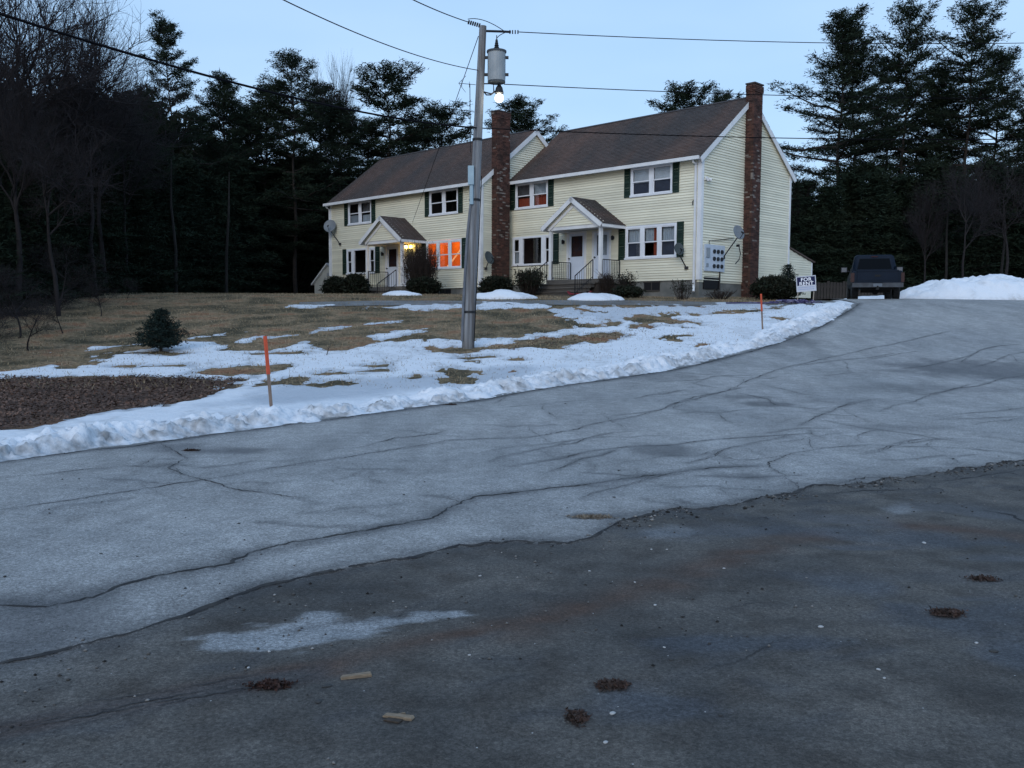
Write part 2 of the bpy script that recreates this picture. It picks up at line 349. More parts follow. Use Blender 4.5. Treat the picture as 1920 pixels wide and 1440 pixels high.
def road():
    ys = [2.2]
    while ys[-1] < 60: ys.append(ys[-1]+.018+.0026*ys[-1])
    ys = np.array(ys); nc = 620
    xl = edge_x(ys)-.25; xl = np.where(ys < EDGE[0, 1], EDGE[0, 0], xl); xl = np.maximum(xl, -.95*ys-6)
    far = ys > EDGE[-1, 1]; xl = np.where(far, edge_x(EDGE[-1, 1])+0*ys-.1, xl)
    xr = .70*ys+5
    # finer columns in view
    u = np.linspace(0, 1, nc); X = xl[:, None]+(xr-xl)[:, None]*u[None, :]; Y = np.repeat(ys[:, None], nc, 1)
    # region: foreground old dirty asphalt
    yc = np.interp(X, C3[:, 0], C3[:, 1])
    w = .10*fbm(X*3, Y*3, 21, 3)
    rag = ragf(X)
    low = sstep(-.010, .010, yc+rag-Y)             # 1 in the foreground part
    dirty = sstep(-.7, .25, yc+w*2-Y)*.25+low*.75
    leftfade = sstep(-3.4, -1.2, X)                # the step fades to the left
    dirty = dirty*(.25+.75*leftfade)+ .75*(1-leftfade)*sstep(-.1, 1.2, yc-Y)
    pale = np.zeros_like(X)
    pp = P_([(400, 1215), (450, 1190), (560, 1180), (640, 1168), (740, 1170), (835, 1168), (830, 1178), (740, 1200), (640, 1218), (500, 1232), (420, 1232)])
    pale = np.maximum(pale, sstep(-.05, .05, sdf(X, Y, pp)+.26*fbm(X*5, Y*8, 5, 5)))
    pp = P_([(1210, 1010), (1260, 1000), (1300, 1005), (1280, 1020), (1220, 1022)]); pale = np.maximum(pale, .6*sstep(-.1, .05, sdf(X, Y, pp)+.06*fbm(X*6, Y*6, 6)))
    pp = P_([(1660, 965), (1700, 955), (1715, 968), (1680, 975)]); pale = np.maximum(pale, .5*sstep(-.1, .05, sdf(X, Y, pp)))
    damp = np.zeros_like(X)
    for px, py, rx, ry, a in [(1850, 700, 2.6, 1.8, .8), (1760, 735, 1.8, .8, .4), (1210, 712, 1.0, .8, .5), (1370, 650, 1.6, 1.3, .6), (1480, 640, .9, 2, .6), (1440, 765, .5, .5, .8), (1390, 752, .6, .3, .6), (1240, 855, .35, .5, .7),
                              (430, 858, .7, .3, .7), (330, 850, .3, .5, .6), (40, 1200, .5, .6, .7), (1400, 905, .35, .2, .6), (1110, 985, .22, .12, 1.0), (1600, 760, 1.5, .5, .3), (1700, 810, .9, .4, .4),
                              (1350, 1010, .5, .25, .7), (1580, 985, .5, .2, .8), (1780, 960, .5, .3, .7), (1870, 975, .3, .25, .9), (1620, 1040, .3, .08, 1), (1890, 1060, .35, .1, .8), (1830, 1140, .2, .08, .8), (1700, 1100, .9, .15, .4)]:
        cx, cy = gp(px, py); damp = np.maximum(damp, a*sstep(1.25, .35, np.hypot((X-cx)/rx, (Y-cy)/ry)+.5*fbm(X*2.2, Y*2.2, 31)))
    halo = np.zeros_like(X)
    for l, wd, h in CRACKS_EDGE_SHADE:
        if h:
            pl = P_(l); s = max(.05, wd*5)
            d = pdist(X, Y, pl); halo = np.maximum(halo, h*np.exp(-(d/s)**2)*(.6+.6*vn(X*2, Y*2, 8)))
    blue = np.zeros_like(X)
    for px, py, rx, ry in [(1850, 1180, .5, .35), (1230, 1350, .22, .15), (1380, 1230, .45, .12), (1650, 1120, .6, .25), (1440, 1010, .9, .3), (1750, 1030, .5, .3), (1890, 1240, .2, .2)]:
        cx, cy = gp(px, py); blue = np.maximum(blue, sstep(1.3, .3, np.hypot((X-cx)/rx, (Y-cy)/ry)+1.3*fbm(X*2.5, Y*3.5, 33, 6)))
    rust = np.zeros_like(X)
    for l, s in [([(960, 1200), (1100, 1150), (1250, 1110), (1350, 1070), (1450, 1030), (1530, 1020)], .16), ([(600, 1275), (800, 1225), (960, 1190)], .1), ([(0, 1395), (300, 1335), (560, 1275)], .07), ([(0, 1410), (320, 1345), (640, 1290)], .05), ([(1700, 1000), (1900, 1020)], .2)]:
        d = pdist(X, Y, P_(l)); rust = np.maximum(rust, np.exp(-(d/s)**2)*(.35+.75*vn(X*5, Y*9, 12)))
    Z = ground(X, Y)+.065+.012*fbm(X*.8, Y*.8, 40, 3)
    Z = Z-.016*low*leftfade+(.004+.005*low)*fbm(X*5, Y*5, 41, 3)-.012*damp*low
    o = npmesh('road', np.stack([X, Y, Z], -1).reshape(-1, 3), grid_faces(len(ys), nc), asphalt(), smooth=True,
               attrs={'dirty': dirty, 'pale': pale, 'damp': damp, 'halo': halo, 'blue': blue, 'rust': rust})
    tag(o, kind='structure')
    from mathutils.bvhtree import BVHTree
    Vn = np.stack([X, Y, Z], -1).reshape(-1, 3); bv = BVHTree.FromPolygons(Vn.tolist(), grid_faces(len(ys), nc).tolist())
    global roadz1
    def roadz1(x, y):
        h = bv.ray_cast(Vector((x, y, 20)), Vector((0, 0, -1)))
        return h[0].z if h[0] is not None else float(ground(x, y))
    def roadz(x, y): return np.array([roadz1(float(a), float(b)) for a, b in zip(x, y)])
    # crack strips; the one along the snow edge paints its shadow gap and wet
    ci = 0
    for l, wd, h in CRACKS_EDGE_SHADE:
        if wd < .005: continue
        pl = P_(l); seg = np.hypot(*np.diff(pl, axis=0).T); S = np.concatenate([[0], np.cumsum(seg)])
        n = int(S[-1]/.035)+2; s = np.linspace(0, S[-1], n)
        x = np.interp(s, S, pl[:, 0]); y = np.interp(s, S, pl[:, 1])
        x = x+.05*fbm(s*1.7, s*0+ci, 51, 3)+.012*fbm(s*14, s*0+ci, 52, 2); y = y+.07*fbm(s*1.5, s*0+ci+9, 53, 4)+.012*fbm(s*13, s*0+ci, 54, 2)
        x = x+.02*fbm(s*38, s*0+ci, 56, 2); y = y+.022*fbm(s*36, s*0+ci, 57, 2)
        if l is C3_PX: y = np.interp(x, C3[:, 0], C3[:, 1])+ragf(x)
        tx = np.gradient(x); ty = np.gradient(y); q = np.hypot(tx, ty)+1e-9; nx, ny = -ty/q, tx/q
        far = 1+np.clip((y-8)/14, 0, 1.2)
        wv = wd*far*(.18+.95*np.abs(fbm(s*3.1, s*0+ci*3, 55, 3))*1.6)*np.minimum(1, np.minimum(s, S[-1]-s)/.5+.15)
        a = np.stack([x-nx*wv/2, y-ny*wv/2], 1); b = np.stack([x+nx*wv/2, y+ny*wv/2], 1)
        V = np.zeros((2*n, 3)); V[0::2, :2] = a; V[1::2, :2] = b; V[:, 2] = roadz(V[:, 0], V[:, 1])+.004
        i = np.arange(n-1)*2; F = np.stack([i, i+1, i+3, i+2], 1)
        c = npmesh('crack_edge_shade', V, F, mat('crack_seal_edge_shade', (.022, .023, .026), (.045, .045, .045), 9, .95), parent=o)  # dark seal of the cracks; at the snow edge, painted shade and wet
        ci += 1
def asphalt():
    m = bpy.data.materials.new('old_asphalt'); m.use_nodes = True; N = m.node_tree.nodes; L = m.node_tree.links
    b = N['Principled BSDF']; tcn = N.new('ShaderNodeTexCoord')
    def noise(s, d=6, st=None, ro=.5):
        n = N.new('ShaderNodeTexNoise'); n.inputs['Scale'].default_value = s; n.inputs['Detail'].default_value = d; n.inputs['Roughness'].default_value = ro
        if st:
            mm = N.new('ShaderNodeMapping'); mm.inputs['Scale'].default_value = st; mm.inputs['Rotation'].default_value = (0, 0, R(-33)); L.new(tcn.outputs['Object'], mm.inputs[0]); L.new(mm.outputs[0], n.inputs['Vector'])
        else: L.new(tcn.outputs['Object'], n.inputs['Vector'])
        return n.outputs['Fac']
    def rng_(src, a, b_, c, d):
        r = N.new('ShaderNodeMapRange'); r.inputs['From Min'].default_value = a; r.inputs['From Max'].default_value = b_; r.inputs['To Min'].default_value = c; r.inputs['To Max'].default_value = d; L.new(src, r.inputs[0]); return r.outputs[0]
    def mix(f, A, B, mode='MIX'):
        x = N.new('ShaderNodeMix'); x.data_type = 'RGBA'; x.blend_type = mode
        for k, v in (('Factor', f), ('A', A), ('B', B)):
            if isinstance(v, tuple): x.inputs[k].default_value = (*v, 1)
            elif isinstance(v, float): x.inputs[k].default_value = v
            else: L.new(v, x.inputs[k])
        return x.outputs['Result']
    def attr(n): a = N.new('ShaderNodeAttribute'); a.attribute_name = n; return a.outputs['Fac']
    def scal(c, f):
        v = N.new('ShaderNodeVectorMath'); v.operation = 'SCALE'; L.new(c, v.inputs[0]); L.new(f, v.inputs['Scale']); return v.outputs[0]
    base = mix(rng_(noise(.45, 5, (1, .45, 1)), .35, .65, 0, 1), (.235, .238, .240), (.30, .298, .294))
    dirt = mix(rng_(noise(.9, 7), .35, .65, 0, 1), (.050, .048, .046), (.105, .096, .086))
    dirt = mix(rng_(noise(3.5, 6), .48, .7, 0, .8), dirt, (.040, .034, .029))
    c = mix(attr('dirty'), base, dirt)
    c = mix(attr('pale'), c, (.23, .24, .25))
    c = mix(rng_(attr('rust'), 0, 1, 0, 1), c, (.070, .043, .031))
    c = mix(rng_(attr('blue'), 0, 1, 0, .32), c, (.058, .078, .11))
    c = mix(rng_(attr('damp'), 0, 1, 0, .9), c, (.058, .055, .058))
    c = mix(rng_(attr('halo'), 0, 1, 0, .75), c, (.055, .056, .060))
    c = scal(c, rng_(noise(2.2, 9, (1, .3, 1)), .3, .7, .84, 1.15))
    c = scal(c, rng_(noise(5, 9, None, .7), .36, .64, .84, 1.14)); c = scal(c, rng_(noise(42, 5, None, .75), .36, .64, .72, 1.28))
    c = scal(c, rng_(noise(150, 3, None, .8), .36, .64, .68, 1.32))
    vg = N.new('ShaderNodeTexVoronoi'); vg.inputs['Scale'].default_value = 95; L.new(tcn.outputs['Object'], vg.inputs['Vector']); sg = N.new('ShaderNodeSeparateColor'); L.new(vg.outputs['Color'], sg.inputs[0])
    c = scal(c, rng_(sg.outputs[0], 0, 1, .72, 1.28))
    # stones showing: pale and dark flecks
    vo = N.new('ShaderNodeTexVoronoi'); vo.inputs['Scale'].default_value = 26; L.new(tcn.outputs['Object'], vo.inputs['Vector'])
    fl = rng_(vo.outputs['Distance'], .05, .12, 1, 0); sel = N.new('ShaderNodeSeparateColor'); L.new(vo.outputs['Color'], sel.inputs[0])
    g1 = N.new('ShaderNodeMath'); g1.operation = 'GREATER_THAN'; g1.inputs[1].default_value = .90; L.new(sel.outputs[0], g1.inputs[0])
    g2 = N.new('ShaderNodeMath'); g2.operation = 'MULTIPLY'; L.new(fl, g2.inputs[0]); L.new(g1.outputs[0], g2.inputs[1])
    c = mix(g2.outputs[0], c, (.03, .03, .03))
    g3 = N.new('ShaderNodeMath'); g3.operation = 'GREATER_THAN'; g3.inputs[1].default_value = .96; L.new(sel.outputs[1], g3.inputs[0])
    g4 = N.new('ShaderNodeMath'); g4.operation = 'MULTIPLY'; L.new(fl, g4.inputs[0]); L.new(g3.outputs[0], g4.inputs[1])
    c = mix(g4.outputs[0], c, (.45, .45, .45))
    L.new(c, b.inputs['Base Color'])
    L.new(rng_(attr('damp'), 0, 1, .82, .5), b.inputs['Roughness']); b.inputs['Specular IOR Level'].default_value = .3
    bp = N.new('ShaderNodeBump'); bp.inputs['Strength'].default_value = .8; bp.inputs['Distance'].default_value = .008
    L.new(noise(80, 6, None, .7), bp.inputs['Height'])
    bp2 = N.new('ShaderNodeBump'); bp2.inputs['Strength'].default_value = .12; bp2.inputs['Distance'].default_value = .02
    L.new(noise(9, 8), bp2.inputs['Height']); L.new(bp2.outputs[0], bp.inputs['Normal']); L.new(bp.outputs[0], b.inputs['Normal'])
    return m
CRACKS_EDGE_SHADE += auto_cracks()+[(EDGE_PX, .030, 1.0)]  # last entry is a painted line of shade and wet beside the snowbank
road()

# ------------------------------------------------------------------ snow
def snowmat():
    m = bpy.data.materials.new('old_snow'); m.use_nodes = True; N = m.node_tree.nodes; L = m.node_tree.links
    b = N['Principled BSDF']; b.inputs['Roughness'].default_value = .6; b.inputs['Specular IOR Level'].default_value = .2
    tcn = N.new('ShaderNodeTexCoord')
    def noise(s, d=6):
        n = N.new('ShaderNodeTexNoise'); n.inputs['Scale'].default_value = s; n.inputs['Detail'].default_value = d; L.new(tcn.outputs['Object'], n.inputs['Vector']); return n.outputs['Fac']
    def rg(src, a, b_, c, d):
        r = N.new('ShaderNodeMapRange'); r.inputs['From Min'].default_value = a; r.inputs['From Max'].default_value = b_; r.inputs['To Min'].default_value = c; r.inputs['To Max'].default_value = d; L.new(src, r.inputs[0]); return r.outputs[0]
    at_ = N.new('ShaderNodeAttribute'); at_.attribute_name = 'dirt'
    ad = N.new('ShaderNodeMath'); ad.operation = 'MULTIPLY'; L.new(at_.outputs['Fac'], ad.inputs[0]); L.new(rg(noise(7, 8), .35, .65, .25, 1.3), ad.inputs[1])
    m1 = N.new('ShaderNodeMix'); m1.data_type = 'RGBA'; m1.inputs['A'].default_value = (.69, .72, .77, 1); m1.inputs['B'].default_value = (.19, .185, .18, 1); L.new(ad.outputs[0], m1.inputs['Factor'])
    ai = N.new('ShaderNodeAttribute'); ai.attribute_name = 'ice'
    m2 = N.new('ShaderNodeMix'); m2.data_type = 'RGBA'; m2.inputs['B'].default_value = (.36, .40, .46, 1); L.new(ai.outputs['Fac'], m2.inputs['Factor']); L.new(m1.outputs['Result'], m2.inputs['A'])
    L.new(m2.outputs['Result'], b.inputs['Base Color'])
    L.new(rg(ai.outputs['Fac'], 0, 1, .7, .35), b.inputs['Roughness'])
    bp = N.new('ShaderNodeBump'); bp.inputs['Strength'].default_value = .6; bp.inputs['Distance'].default_value = .05; L.new(noise(12, 6), bp.inputs['Height']); L.new(bp.outputs[0], b.inputs['Normal'])
    return m
SNOW = snowmat()
POS = [ # (photo polygon, ragged amount m, ice)
 ([(-250, 705), (0, 694), (150, 684), (200, 672), (190, 664), (270, 654), (350, 640), (420, 645), (475, 634), (440, 650), (432, 656), (500, 655), (545, 650), (560, 640), (585, 640), (620, 657), (650, 657), (700, 649), (735, 642), (760, 634), (830, 635), (870, 638), (940, 633), (975, 630), (1010, 624), (1065, 617), (1110, 617), (1160, 612), (1185, 600), (1250, 594), (1320, 590), (1380, 590), (1430, 580), (1500, 572), (1560, 566), (1600, 562), (1610, 572), (1520, 610), (1400, 645), (1300, 672), (1160, 700), (1050, 715), (900, 740), (750, 760), (600, 782), (470, 800), (330, 820), (160, 835), (0, 855), (-250, 880)], .32, 0),
 ([(95, 661), (180, 651), (270, 643), (275, 646), (190, 655)], .12, 0),
 ([(350, 633), (420, 625), (482, 617), (484, 620), (420, 629), (360, 636)], .15, 0),
 ([(500, 633), (560, 626), (640, 611), (650, 613), (560, 629), (505, 636)], .15, 0), ([(670, 608), (748, 601), (752, 604), (690, 609)], .12, 0),
 ([(715, 627), (750, 620), (800, 617), (806, 620), (760, 631), (722, 635)], .25, 0),
 ([(528, 576), (545, 572), (630, 571), (645, 574), (560, 579)], .2, .3),
 ([(700, 577), (780, 573), (870, 572), (880, 576), (800, 580)], .3, .4),
 ([(880, 574), (915, 568), (960, 568), (1000, 570), (1085, 573), (1000, 578), (900, 580)], .3, .2),
 ([(1085, 577), (1180, 574), (1300, 574), (1440, 568), (1440, 580), (1330, 588), (1200, 592), (1110, 600), (1085, 590)], .75, .55),
 ([(1080, 610), (1120, 600), (1180, 590), (1100, 590)], .7, .3),
]
NEG = [ (LEAF, .3), ([(355, 703), (430, 691), (530, 684), (548, 687), (500, 696), (430, 706)], .3), ([(590, 700), (620, 695), (655, 701), (620, 706)], .2), ([(555, 722), (620, 713), (665, 720), (600, 727)], .25),
 ([(755, 709), (780, 703), (795, 707), (775, 713)], .15), ([(820, 697), (845, 692), (875, 695), (850, 700)], .15), ([(835, 656), (880, 650), (930, 651), (1010, 637), (1070, 631), (1130, 626), (1170, 622), (1130, 640), (1050, 655), (1000, 650), (930, 656), (880, 660)], .35),
 ([(865, 672), (930, 667), (935, 671), (880, 675)], .15), ([(940, 676), (975, 672), (980, 676)], .12), ([(665, 687), (725, 684), (725, 688)], .1), ([(665, 697), (730, 692), (730, 696)], .1),
 ([(1180, 612), (1250, 603), (1300, 600), (1280, 615), (1200, 622)], .55), ([(480, 664), (560, 660), (560, 663)], .1), ([(205, 687), (250, 685), (250, 690)], .1), ([(270, 687), (350, 683), (345, 688)], .1),
 ([(180, 665), (240, 663), (330, 668), (360, 662), (300, 658)], .2)]
def snow_cover():
    xs = np.arange(-24, 14, .07); ys = [8.6]
    while ys[-1] < 39: ys.append(ys[-1]+.045+.0015*ys[-1])
    ys = np.array(ys); X, Y = np.meshgrid(xs, ys)
    x, y = X.ravel(), Y.ravel(); S = np.full(x.shape, -5.0); ice = np.zeros(x.shape)
    n1 = fbm(x*1.1, y*.55, 61, 5)+.45*fbm(x*4.5, y*2.2, 62, 4)
    for poly, rg_, ic in POS:
        s = sdf(x, y, P_(poly))+rg_*2.8*n1; up_ = s > S; ice = np.where(up_ & (s > 0), ic, ice); S = np.maximum(S, s)
    n2 = fbm(x*1.3, y*.7, 71, 5)+.5*fbm(x*4.5, y*2.5, 72, 4)
    for poly, rg_ in NEG:
        S = np.minimum(S, -(sdf(x, y, P_(poly))+rg_*2.0*n2))
    # thin melt holes towards the middle band
    hole = fbm(x*.9+5, y*.5, 81, 5)+.25*fbm(x*5, y*3, 82, 4)
    band = np.exp(-((y-np.interp(x, EDGE[:, 0], EDGE[:, 1])-3.2)/1.6)**2)
    T_ = .52-.10*band-.20*sstep(1.6, .2, S)+.10*sstep(4, 9, x); S = np.where(hole > T_, np.minimum(S, (T_-hole)*1.6), S)
    th = np.clip(S*.10, -.12, .032)+.012*fbm(x*7, y*5, 86, 3)+.014*fbm(x*1.2, y*1.2, 85, 4)*(S > 0)
    ib = P_([(520, 735), (560, 708), (700, 712), (850, 702), (980, 690), (1050, 690), (940, 712), (800, 732), (650, 750), (400, 765)])
    ice = np.maximum(ice, .75*sstep(-.5, .4, sdf(x, y, ib)+.5*n1))
    ice = np.maximum(ice, .5*sstep(.35, .05, S)); dirt = .4*sstep(.35, 0, S)+.25*sstep(.1, .5, n2)+.06
    Z = ground(x, y)+th
    V = np.stack([x, y, Z], -1); T = th.reshape(X.shape)
    k = (np.maximum.reduce([T[:-1, :-1], T[1:, :-1], T[:-1, 1:], T[1:, 1:]]) > -.01) & (X[:-1, :-1] < edge_x(Y[:-1, :-1])+.1)
    o = npmesh('snow', V, grid_faces(len(ys), len(xs), k), SNOW, smooth=True, attrs={'dirt': dirt, 'ice': ice}); tag(o, kind='structure')
snow_cover()
def snowbank():
    E_ = EDGE[1:]; seg = np.hypot(*np.diff(E_, axis=0).T); S = np.concatenate([[0], np.cumsum(seg)])
    s = np.arange(0, S[-1], .045); x = np.interp(s, S, E_[:, 0]); y = np.interp(s, S, E_[:, 1])
    k = np.ones(25)/25; xs = np.convolve(np.pad(x, 12, 'edge'), k, 'valid'); ys = np.convolve(np.pad(y, 12, 'edge'), k, 'valid')
    tx = np.gradient(xs); ty = np.gradient(ys); q = np.hypot(tx, ty); nx, ny = -ty/q, tx/q
    d = np.concatenate([np.linspace(-.06, .5, 18), np.linspace(.54, 2.0, 26)]); D, SS = np.meshgrid(d, s)
    wig = .10*fbm(s*.9, s*0, 91, 3)+.04*fbm(s*4, s*0, 92, 3)
    Dx = D+wig[:, None]
    X = xs[:, None]+nx[:, None]*Dx; Y = ys[:, None]+ny[:, None]*Dx
    h0 = .23+.09*fbm(s*.35, s*0+3, 93, 3)
    # size along the road: fuller in the middle, sinking to nothing at the far end
    h0 = h0*np.interp(s, [0, S[-1]-3, S[-1]], [1, .8, .15])
    wd = 1.25+.35*fbm(s*.3, s*0+5, 94, 2)
    t = np.clip(D/wd[:, None], 0, 1.6)
    prof = sstep(-.05, .30, t)*(1-sstep(.42, 1.25, t)*1.12)
    lump = fbm(X*2.6, Y*2.6, 95, 5); chunk = np.abs(fbm(X*5.5, Y*5.5, 96, 4))
    H = h0[:, None]*prof*(1+.5*lump)+sstep(0, .2, t)*(1-sstep(.8, 1.2, t))*(.07*lump-.20*chunk*(1-sstep(.4, 1.0, t))+.05*fbm(X*14, Y*14, 99, 3))
    Z = ground(X, Y)+np.maximum(H, -.1)+np.where(D < .25, .03*sstep(.3, 0, D), 0)
    Z[:, 0] -= .12; Z[:, 1] -= .0; Z[:, -1] -= .15; Z[-1, :] -= .2
    dirt = np.clip(1.0*sstep(.62, .08, t)*sstep(-.2, .3, fbm(X*1.9, Y*1.9, 97, 5)+.14)+.4*sstep(.12, 0, D)+.7*sstep(.30, .42, fbm(X*5, Y*5, 98, 4)), 0, .9)
    fr = np.interp(s, [0, S[-1]*.72, S[-1]], [1, .75, .25])[:, None]
    o = npmesh('snowbank', np.stack([X, Y, Z], -1).reshape(-1, 3), grid_faces(len(s), len(d)), SNOW, smooth=True, attrs={'dirt': dirt*fr, 'ice': .25*sstep(.5, 0, t)})
    tag(o, 'long low ploughed snowbank with dirty grey face along the near edge of the lawn', 'snowbank')
snowbank()
def mound(name, px0, px1, pytop, pybase, Yc, label, depth=1.6, seed=0, lump=.12, peak=.5, w=1.0, cat='snow pile', group=None, res=40):
    a = at(px0, pybase, Yc); b = at(px1, pybase, Yc); hgt = (pybase-pytop)/FP*Yc; L = (b-a).length
    cx, cy = (a.x+b.x)/2, Yc; zb = float(ground(cx, cy))
    nx_, ny_ = int(res*max(1, L/4)), res
    u, v = np.meshgrid(np.linspace(-1, 1, nx_), np.linspace(-1, 1, ny_))
    X = u*L/2; Y = v*depth/2
    pk = peak*2-1
    uu = np.where(u < pk, (u-pk)/(1+pk+1e-6), (u-pk)/(1-pk+1e-6))
    r = np.clip(1-(np.abs(uu)**(1.7*w))-np.abs(v)**2.2, 0, 1)
    z = hgt*r**.8*(1+lump*2*fbm(X*1.3+seed, Y*1.3, 101+seed, 4))+lump*.25*fbm(X*4, Y*4+seed, 105+seed, 3)*(r > .02)
    z = np.where(r <= .001, -.06, z)
    Z = ground(X+cx, Y+cy)-zb+z+.01
    o = npmesh(name, np.stack([X, Y, Z], -1).reshape(-1, 3), grid_faces(ny_, nx_), SNOW, smooth=True, attrs={'dirt': .25*sstep(.1, .6, fbm(X*2+seed, Y*2, 111, 4))+.25*sstep(.2, 0, r), 'ice': 0*X})
    o.location = (cx, cy, zb); tag(o, label, cat, group)
    return o
mound('snow_pile', 1668, 2110, 514, 560, 40.5, 'big heap of ploughed snow beside the parked pickup truck', depth=5, seed=1, lump=.16, peak=.42, w=1.5, res=70)
mound('snow_pile', 1560, 1760, 548, 562, 44.0, 'low snow bank seen underneath the pickup truck', depth=2, seed=6, lump=.12, peak=.5, w=1.2)
mound('snow_pile', 716, 792, 555, 562, 40.0, 'small snow mound at the foot of the far left porch steps', depth=1.4, seed=2, lump=.16, peak=.4)
mound('snow_pile', 880, 1010, 550, 565, 37.6, 'snow mound below the middle brick chimney', depth=1.6, seed=3, lump=.18, peak=.45)
mound('snow_pile', 1062, 1172, 550, 563, 36.6, 'peaked snow mound right of the near porch steps', depth=1.5, seed=4, lump=.16, peak=.42)

# ------------------------------------------------------------------ the apartment house (two joined halves, one building)
LR, DP, ST, LL, H, HR = 11.25, 7.63, 2.01, 12.83, 5.2, 2.92
bld = empty('apartment_building', (-.1585, 46.255, 3.166), R(-44.617), 'two-storey pale yellow clapboard apartment house with brown roofs, green shutters and two gabled porches', 'building')
DZL = -.17; XL = -11.45
def fmap(y0): return lambda s_, z, o: (s_, y0-o, z)
def gmap(x0): return lambda s_, z, o: (x0+o, s_, z)
def clap(mb, fm, s0f, s1f, z0, z1, holes, e=.112):
    z = z0
    while z < z1-.01:
        zt = min(z+e, z1); a, b = s0f((z+zt)/2), s1f((z+zt)/2)
        iv = [(a, b)] if b-a > .05 else []
        for (h0, h1, g0, g1) in holes:
            if z+.03 < g1 and zt-.03 > g0:
                nv = []
                for p, q in iv:
                    if h1 <= p or h0 >= q: nv.append((p, q)); continue
                    if h0 > p: nv.append((p, h0))
                    if h1 < q: nv.append((h1, q))
                iv = nv
        for p, q in iv:
            t = random.random()
            mb.face([fm(p, z, .036), fm(q, z, .036), fm(q, zt, .001), fm(p, zt, .001)], t=t)
            mb.face([fm(p, z, -.004), fm(q, z, -.004), fm(q, z, .036), fm(p, z, .036)], t=t)
        z += e
def const(v): return lambda z: v
# windows of one half: (name, x0, x1, z0, z1, kind)
WIN = [('ul', .43, 2.63, 3.74, 5.02, 'double'), ('ur', 7.61, 9.83, 3.74, 5.02, 'double'), ('ll', .24, 2.94, .96, 2.36, 'picture'), ('lr', 7.36, 10.10, 1.0, 2.44, 'triple')]
DOOR1 = (3.96, 4.99, .16, 2.32); DOOR2 = (5.52, 6.45, .16, 2.28)
def wall_front(x0, x1, y0, dx, dz, zt):
    mb = MB(); holes = [(w[1]+dx, w[2]+dx, w[3]+dz, w[4]+dz) for w in WIN]+[(DOOR1[0]+dx, DOOR1[1]+dx, DOOR1[2]+dz, DOOR1[3]+dz), (DOOR2[0]+dx, DOOR2[1]+dx, DOOR2[2]+dz, DOOR2[3]+dz)]
    clap(mb, fmap(y0), const(x0), const(x1), dz, zt, holes)
    o = mb.build('siding', m_yellow, bld, fix=False); stuff(o)
wall_front(0, LR, 0, 0, 0, 5.12); wall_front(-LL, 0, -ST, XL, DZL, 5.12+DZL)
def rake_z(y, y0, zoff): # roof underside at depth y
    m = y0+DP/2; return H+zoff+HR*(1-abs(y-m)/(DP/2))
def gable(x0, y0, zoff, sgn=1):
    mb = MB()
    def s0(z): return y0 if z <= H+zoff else y0+(z-H-zoff)/HR*DP/2
    def s1(z): return y0+DP if z <= H+zoff else y0+DP-(z-H-zoff)/HR*DP/2
    clap(mb, (gmap(x0) if sgn > 0 else (lambda s_, z, o: (x0-o, s_, z))), s0, s1, zoff, H+zoff+HR, [])
    o = mb.build('siding', m_yellow, bld, fix=False); stuff(o)
    c = MB(); poly = [(y0, zoff-.1), (y0+DP, zoff-.1), (y0+DP, H+zoff), (y0+DP/2, H+zoff+HR-.02), (y0, H+zoff)]
    c.prism(poly, lambda u, v, w: (w, u, v), x0-.12*sgn, x0-.002*sgn); c.build('gable_wall', m_yellow, bld)
gable(LR, 0, 0); gable(0, -ST, DZL); gable(-LL, -ST, DZL, -1)
mb = MB(); mb.box(0, LR, DP-.15, DP, 0, H); mb.build('rear_wall', m_yellow, bld)
mb = MB(); mb.box(-LL, 0, DP-ST-.15, DP-ST, DZL, H+DZL); mb.build('rear_wall', m_yellow, bld)
# foundation
for (a, b, y0, z1) in ((.0, LR, 0, 0), (-LL, 0, -ST, DZL)):
    mb = MB(); mb.box(a+.03, b-.03, y0+.03, y0+DP-.03, -1.5, z1+.01); mb.build('foundation', m_conc, bld)
for (x, y0, z1) in ((8.41, 0, 0), (8.41+XL, -ST, DZL)):
    mb = MB(); mb.box(x, x+.82, y0-.01, y0+.06, z1-.40, z1-.07); w = mb.build('basement_window', m_dark, bld)
    mb = MB()
    mb.box(x-.04, x+.86, y0-.03, y0-.012, z1-.45, z1-.40); mb.box(x-.04, x+.86, y0-.03, y0-.012, z1-.07, z1-.03); mb.box(x+.39, x+.43, y0-.028, y0-.011, z1-.42, z1-.05)
    mb.build('frame', mat('rusty_frame', (.05, .045, .04)), w)
